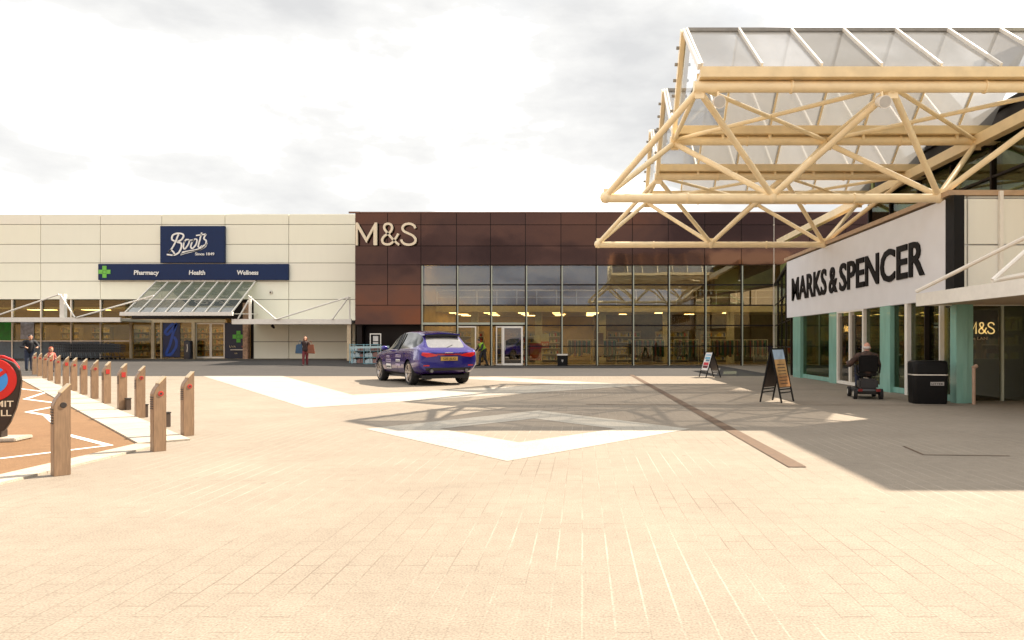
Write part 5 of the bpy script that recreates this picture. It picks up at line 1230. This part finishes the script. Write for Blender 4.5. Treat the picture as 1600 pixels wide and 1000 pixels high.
h = MB().ball(L(0, .025, .04), (.09, .1, .09), 18, 10, Rm).ball(L(0, .07, -.06), (.07, .04, .09), 14, 8, Rm); h.build('hair', mat('red_hair', (.38, .07, .02), .5), ko, world=False, smooth=True)
t = MB(); cap(t, V(-.09, .01, .83), V(.09, .01, .83), .06, .06); cap(t, V(0, .01, .78), V(0, .01, .55), .11, .115)
for s in (-1, 1): cap(t, V(s * .12, .01, .83), V(s * .17, 0, .67), .048, .042)
blob(t, .009).build('top', mat('coral_top', (.55, .16, .12), .8), ko, world=False, smooth=True)
t = MB(); cap(t, V(-.03, .01, .54), V(.03, .01, .54), .1, .1)
for s in (-1, 1): cap(t, V(s * .06, .01, .52), V(s * .06, 0, .29), .075, .058); cap(t, V(s * .06, 0, .29), V(s * .06, .02, .07), .055, .045)
blob(t, .009).build('trousers', mat('dark_jeans', (.03, .04, .07), .85), ko, world=False, smooth=True)
for s in (-1, 1): t = MB(); shoe(t, (s * .06, .02, 0), 0, .75); t.build('shoe', M_blackp, ko, world=False, smooth=True)
# delivery rider in green vest by the white framed door
rx_, ry_ = PX(755, 40.9), 40.9
ro = thing('person', 'person in dark clothes with green vest bending beside the white framed door', 'person', (rx_, ry_, .005), R(-55))
b = MB(); L, Rm = head(b, (0, -.30, 1.42), 0, .35)
cap(b, V(0, -.18, 1.28), V(0, -.26, 1.36), .055, .05); cap(b, V(-.15, -.14, 1.24), V(.15, -.14, 1.24), .07, .07); cap(b, V(0, -.10, 1.2), V(0, .04, .95), .135, .13)
for s, fy in ((-1, -.2), (1, .2)):
    cap(b, V(s * .09, .05, .9), V(s * .10, fy * .5 - .04, .48), .09, .06); cap(b, V(s * .10, fy * .5 - .04, .48), V(s * .10, fy, .08), .056, .038)
    cap(b, V(s * .2, -.14, 1.24), V(s * .25, -.24, .98), .05, .042); cap(b, V(s * .25, -.24, .98), V(s * .2, -.42, .86), .04, .03); hand(b, V(s * .2, -.42, .86), V(0, -1, -.4), s, .6)
blob(b, .008).build('body', M_skin, ro, world=False, smooth=True); eyes(ro, L, Rm)
MB().ball(L(0, .03, .045), (.09, .1, .085), 18, 10, Rm).build('hair', mat('black_hair', (.015, .012, .012), .5), ro, world=False, smooth=True)
t = MB(); cap(t, V(-.155, -.14, 1.24), V(.155, -.14, 1.24), .088, .088); cap(t, V(0, -.10, 1.19), V(0, .02, .98), .16, .155); blob(t, .01).build('vest', mat('lime_vest', (.28, .55, .03), .6), ro, world=False, smooth=True)
t = MB()
for s in (-1, 1): cap(t, V(s * .2, -.14, 1.23), V(s * .25, -.24, .98), .07, .058); cap(t, V(s * .25, -.24, .98), V(s * .21, -.39, .88), .054, .044)
for s in (-1, 1):
    q = MB(); cap(q, V(s * .2, -.14, 1.23), V(s * .25, -.24, .98), .07, .058); cap(q, V(s * .25, -.24, .98), V(s * .21, -.39, .88), .054, .044); blob(q, .01).build('sleeve', mat('black_jacket', (.012, .012, .016), .7), ro, world=False, smooth=True)
t = MB(); cap(t, V(-.06, .05, .9), V(.06, .05, .9), .14, .14)
for s, fy in ((-1, -.2), (1, .2)): cap(t, V(s * .09, .05, .88), V(s * .10, fy * .5 - .04, .48), .105, .08); cap(t, V(s * .10, fy * .5 - .04, .48), V(s * .10, fy, .1), .076, .06)
blob(t, .01).build('trousers', mat('black_jacket', (.012, .012, .016), .7), ro, world=False, smooth=True)
for s, fy in ((-1, -.2), (1, .2)): t = MB(); shoe(t, (s * .10, fy, 0), 0, 1.1); t.build('shoe', M_blackp, ro, world=False, smooth=True)
# mobility scooter and its rider, seen from behind
sx_, sy_ = GP(1351, 621.5); SR = R(-12)
sc = thing('mobility_scooter', 'black mobility scooter with low deck seen from behind by the glass doors', 'mobility scooter', (sx_, sy_, .004), SR)
mb = mat('scooter_black', (.02, .018, .018), .35)
loft([(.12, rounded(.50, 1.10, .12)), (.20, rounded(.54, 1.14, .12)), (.24, rounded(.5, 1.1, .12))]).build('deck', mb, sc, world=False, smooth=True)
MB().obox((0, -.36, .36), (.44, .36, .26)).build('motor_cover', mb, sc, world=False, bevel=.05)
MB().tube((0, -.28, .45), (0, -.28, .56), .05).build('seat_post', M_alu, sc, world=False)
MB().obox((0, -.24, .60), (.46, .44, .10)).build('seat', M_blackp, sc, world=False, bevel=.035)
MB().obox((0, -.48, .84), (.44, .09, .42), Matrix.Rotation(R(8), 3, 'X')).build('backrest', M_blackp, sc, world=False, bevel=.035)
for s in (-1, 1):
    MB().path([(s * .25, -.46, .62), (s * .27, -.46, .80), (s * .27, -.14, .80)], .022, 8).build('armrest', M_blackp, sc, world=False)
    for yy in (-.42, .44):
        w = MB().tube((s * .25, yy, .125), (s * .33, yy, .125), .125, 24).build('wheel', mat('tyre_rubber', (.016, .015, .015), .85), sc, world=False, smooth=True)
        MB().tube((s * .331, yy, .125), (s * .336, yy, .125), .065, 16).build('rim', M_alu, w, world=False)
    MB().obox((s * .2, -.60, .22), (.1, .02, .06)).build('tail_lamp', mat('dark_red_lamp', (.2, .01, .01), .2), sc, world=False)
MB().tube((0, .42, .22), (0, .28, .92), .035).build('tiller', mb, sc, world=False)
MB().path([(-.27, .2, .92), (-.1, .3, .95), (.1, .3, .95), (.27, .2, .92)], .018, 8).build('handlebar', mb, sc, world=False)
bk = MB()
for z in (.5, .62, .74): bk.path([(-.17, .42, z), (.17, .42, z), (.17, .64, z), (-.17, .64, z), (-.17, .42, z)], .008, 6)
for k in range(6): bk.bar((-.17 + .068 * k, .42, .5), (-.17 + .068 * k, .42, .74), .008); bk.bar((-.17 + .068 * k, .64, .5), (-.17 + .068 * k, .64, .74), .008); bk.bar((-.17 + .068 * k, .42, .5), (-.17 + .068 * k, .64, .5), .008)
bk.build('basket', M_blackp, sc, world=False)
so_ = thing('person', 'balding man in dark patterned jacket riding a scooter, seen from behind', 'person', (sx_, sy_, .004), SR)
b = MB(); L, Rm = head(b, (.02, -.20, 1.235), math.pi - .35, 0)
cap(b, V(0, -.26, 1.06), V(.01, -.22, 1.16), .056, .052); cap(b, V(-.15, -.26, 1.02), V(.15, -.26, 1.02), .07, .07); cap(b, V(0, -.27, .97), V(0, -.29, .74), .145, .15)
for s in (-1, 1):
    cap(b, V(s * .10, -.25, .72), V(s * .13, .16, .70), .09, .068); cap(b, V(s * .13, .16, .70), V(s * .13, .20, .30), .06, .042)
    o_ = .1 if s < 0 else 0
    cap(b, V(s * .2, -.26, 1.02), V(s * (.28 + o_), -.18, .82), .052, .045); cap(b, V(s * (.28 + o_), -.18, .82), V(s * (.27 + o_), .10, .86), .042, .032); hand(b, V(s * (.27 + o_), .10, .86), V(-s * .2, 1, .2), s, .7, (0, 0, -1))
blob(b, .008).build('body', mat('ruddy_skin', (.55, .27, .19), .5, var=.08, scale=20), so_, world=False, smooth=True); eyes(so_, L, Rm)
q = MB()
q.ball(L(0, .045, -.005), (.081, .07, .055), 18, 10, Rm); q.build('hair', mat('grey_hair', (.55, .50, .47), .7), so_, world=False, smooth=True)
t = MB(); cap(t, V(-.155, -.265, 1.02), V(.155, -.265, 1.02), .095, .095); cap(t, V(0, -.275, .97), V(0, -.29, .70), .19, .20)
for s in (-1, 1): o_ = .1 if s < 0 else 0; cap(t, V(s * .2, -.26, 1.02), V(s * (.28 + o_), -.18, .82), .078, .068); cap(t, V(s * (.28 + o_), -.18, .82), V(s * (.27 + o_), .06, .855), .062, .05)
blob(t, .01).build('jacket', mat('patterned_jacket', (.05, .026, .018), .8, var=.75, scale=9), so_, world=False, smooth=True)
t = MB(); cap(t, V(-.07, -.27, .72), V(.07, -.27, .72), .14, .14)
for s in (-1, 1): cap(t, V(s * .10, -.25, .72), V(s * .13, .16, .70), .112, .088); cap(t, V(s * .13, .16, .70), V(s * .13, .20, .33), .082, .066)
blob(t, .01).build('trousers', mat('navy_trousers', (.018, .024, .055), .85), so_, world=False, smooth=True)
for s in (-1, 1): t = MB(); shoe(t, (s * .13, .22, .24), math.pi, 1.1); t.build('shoe', M_blackp, so_, world=False, smooth=True)
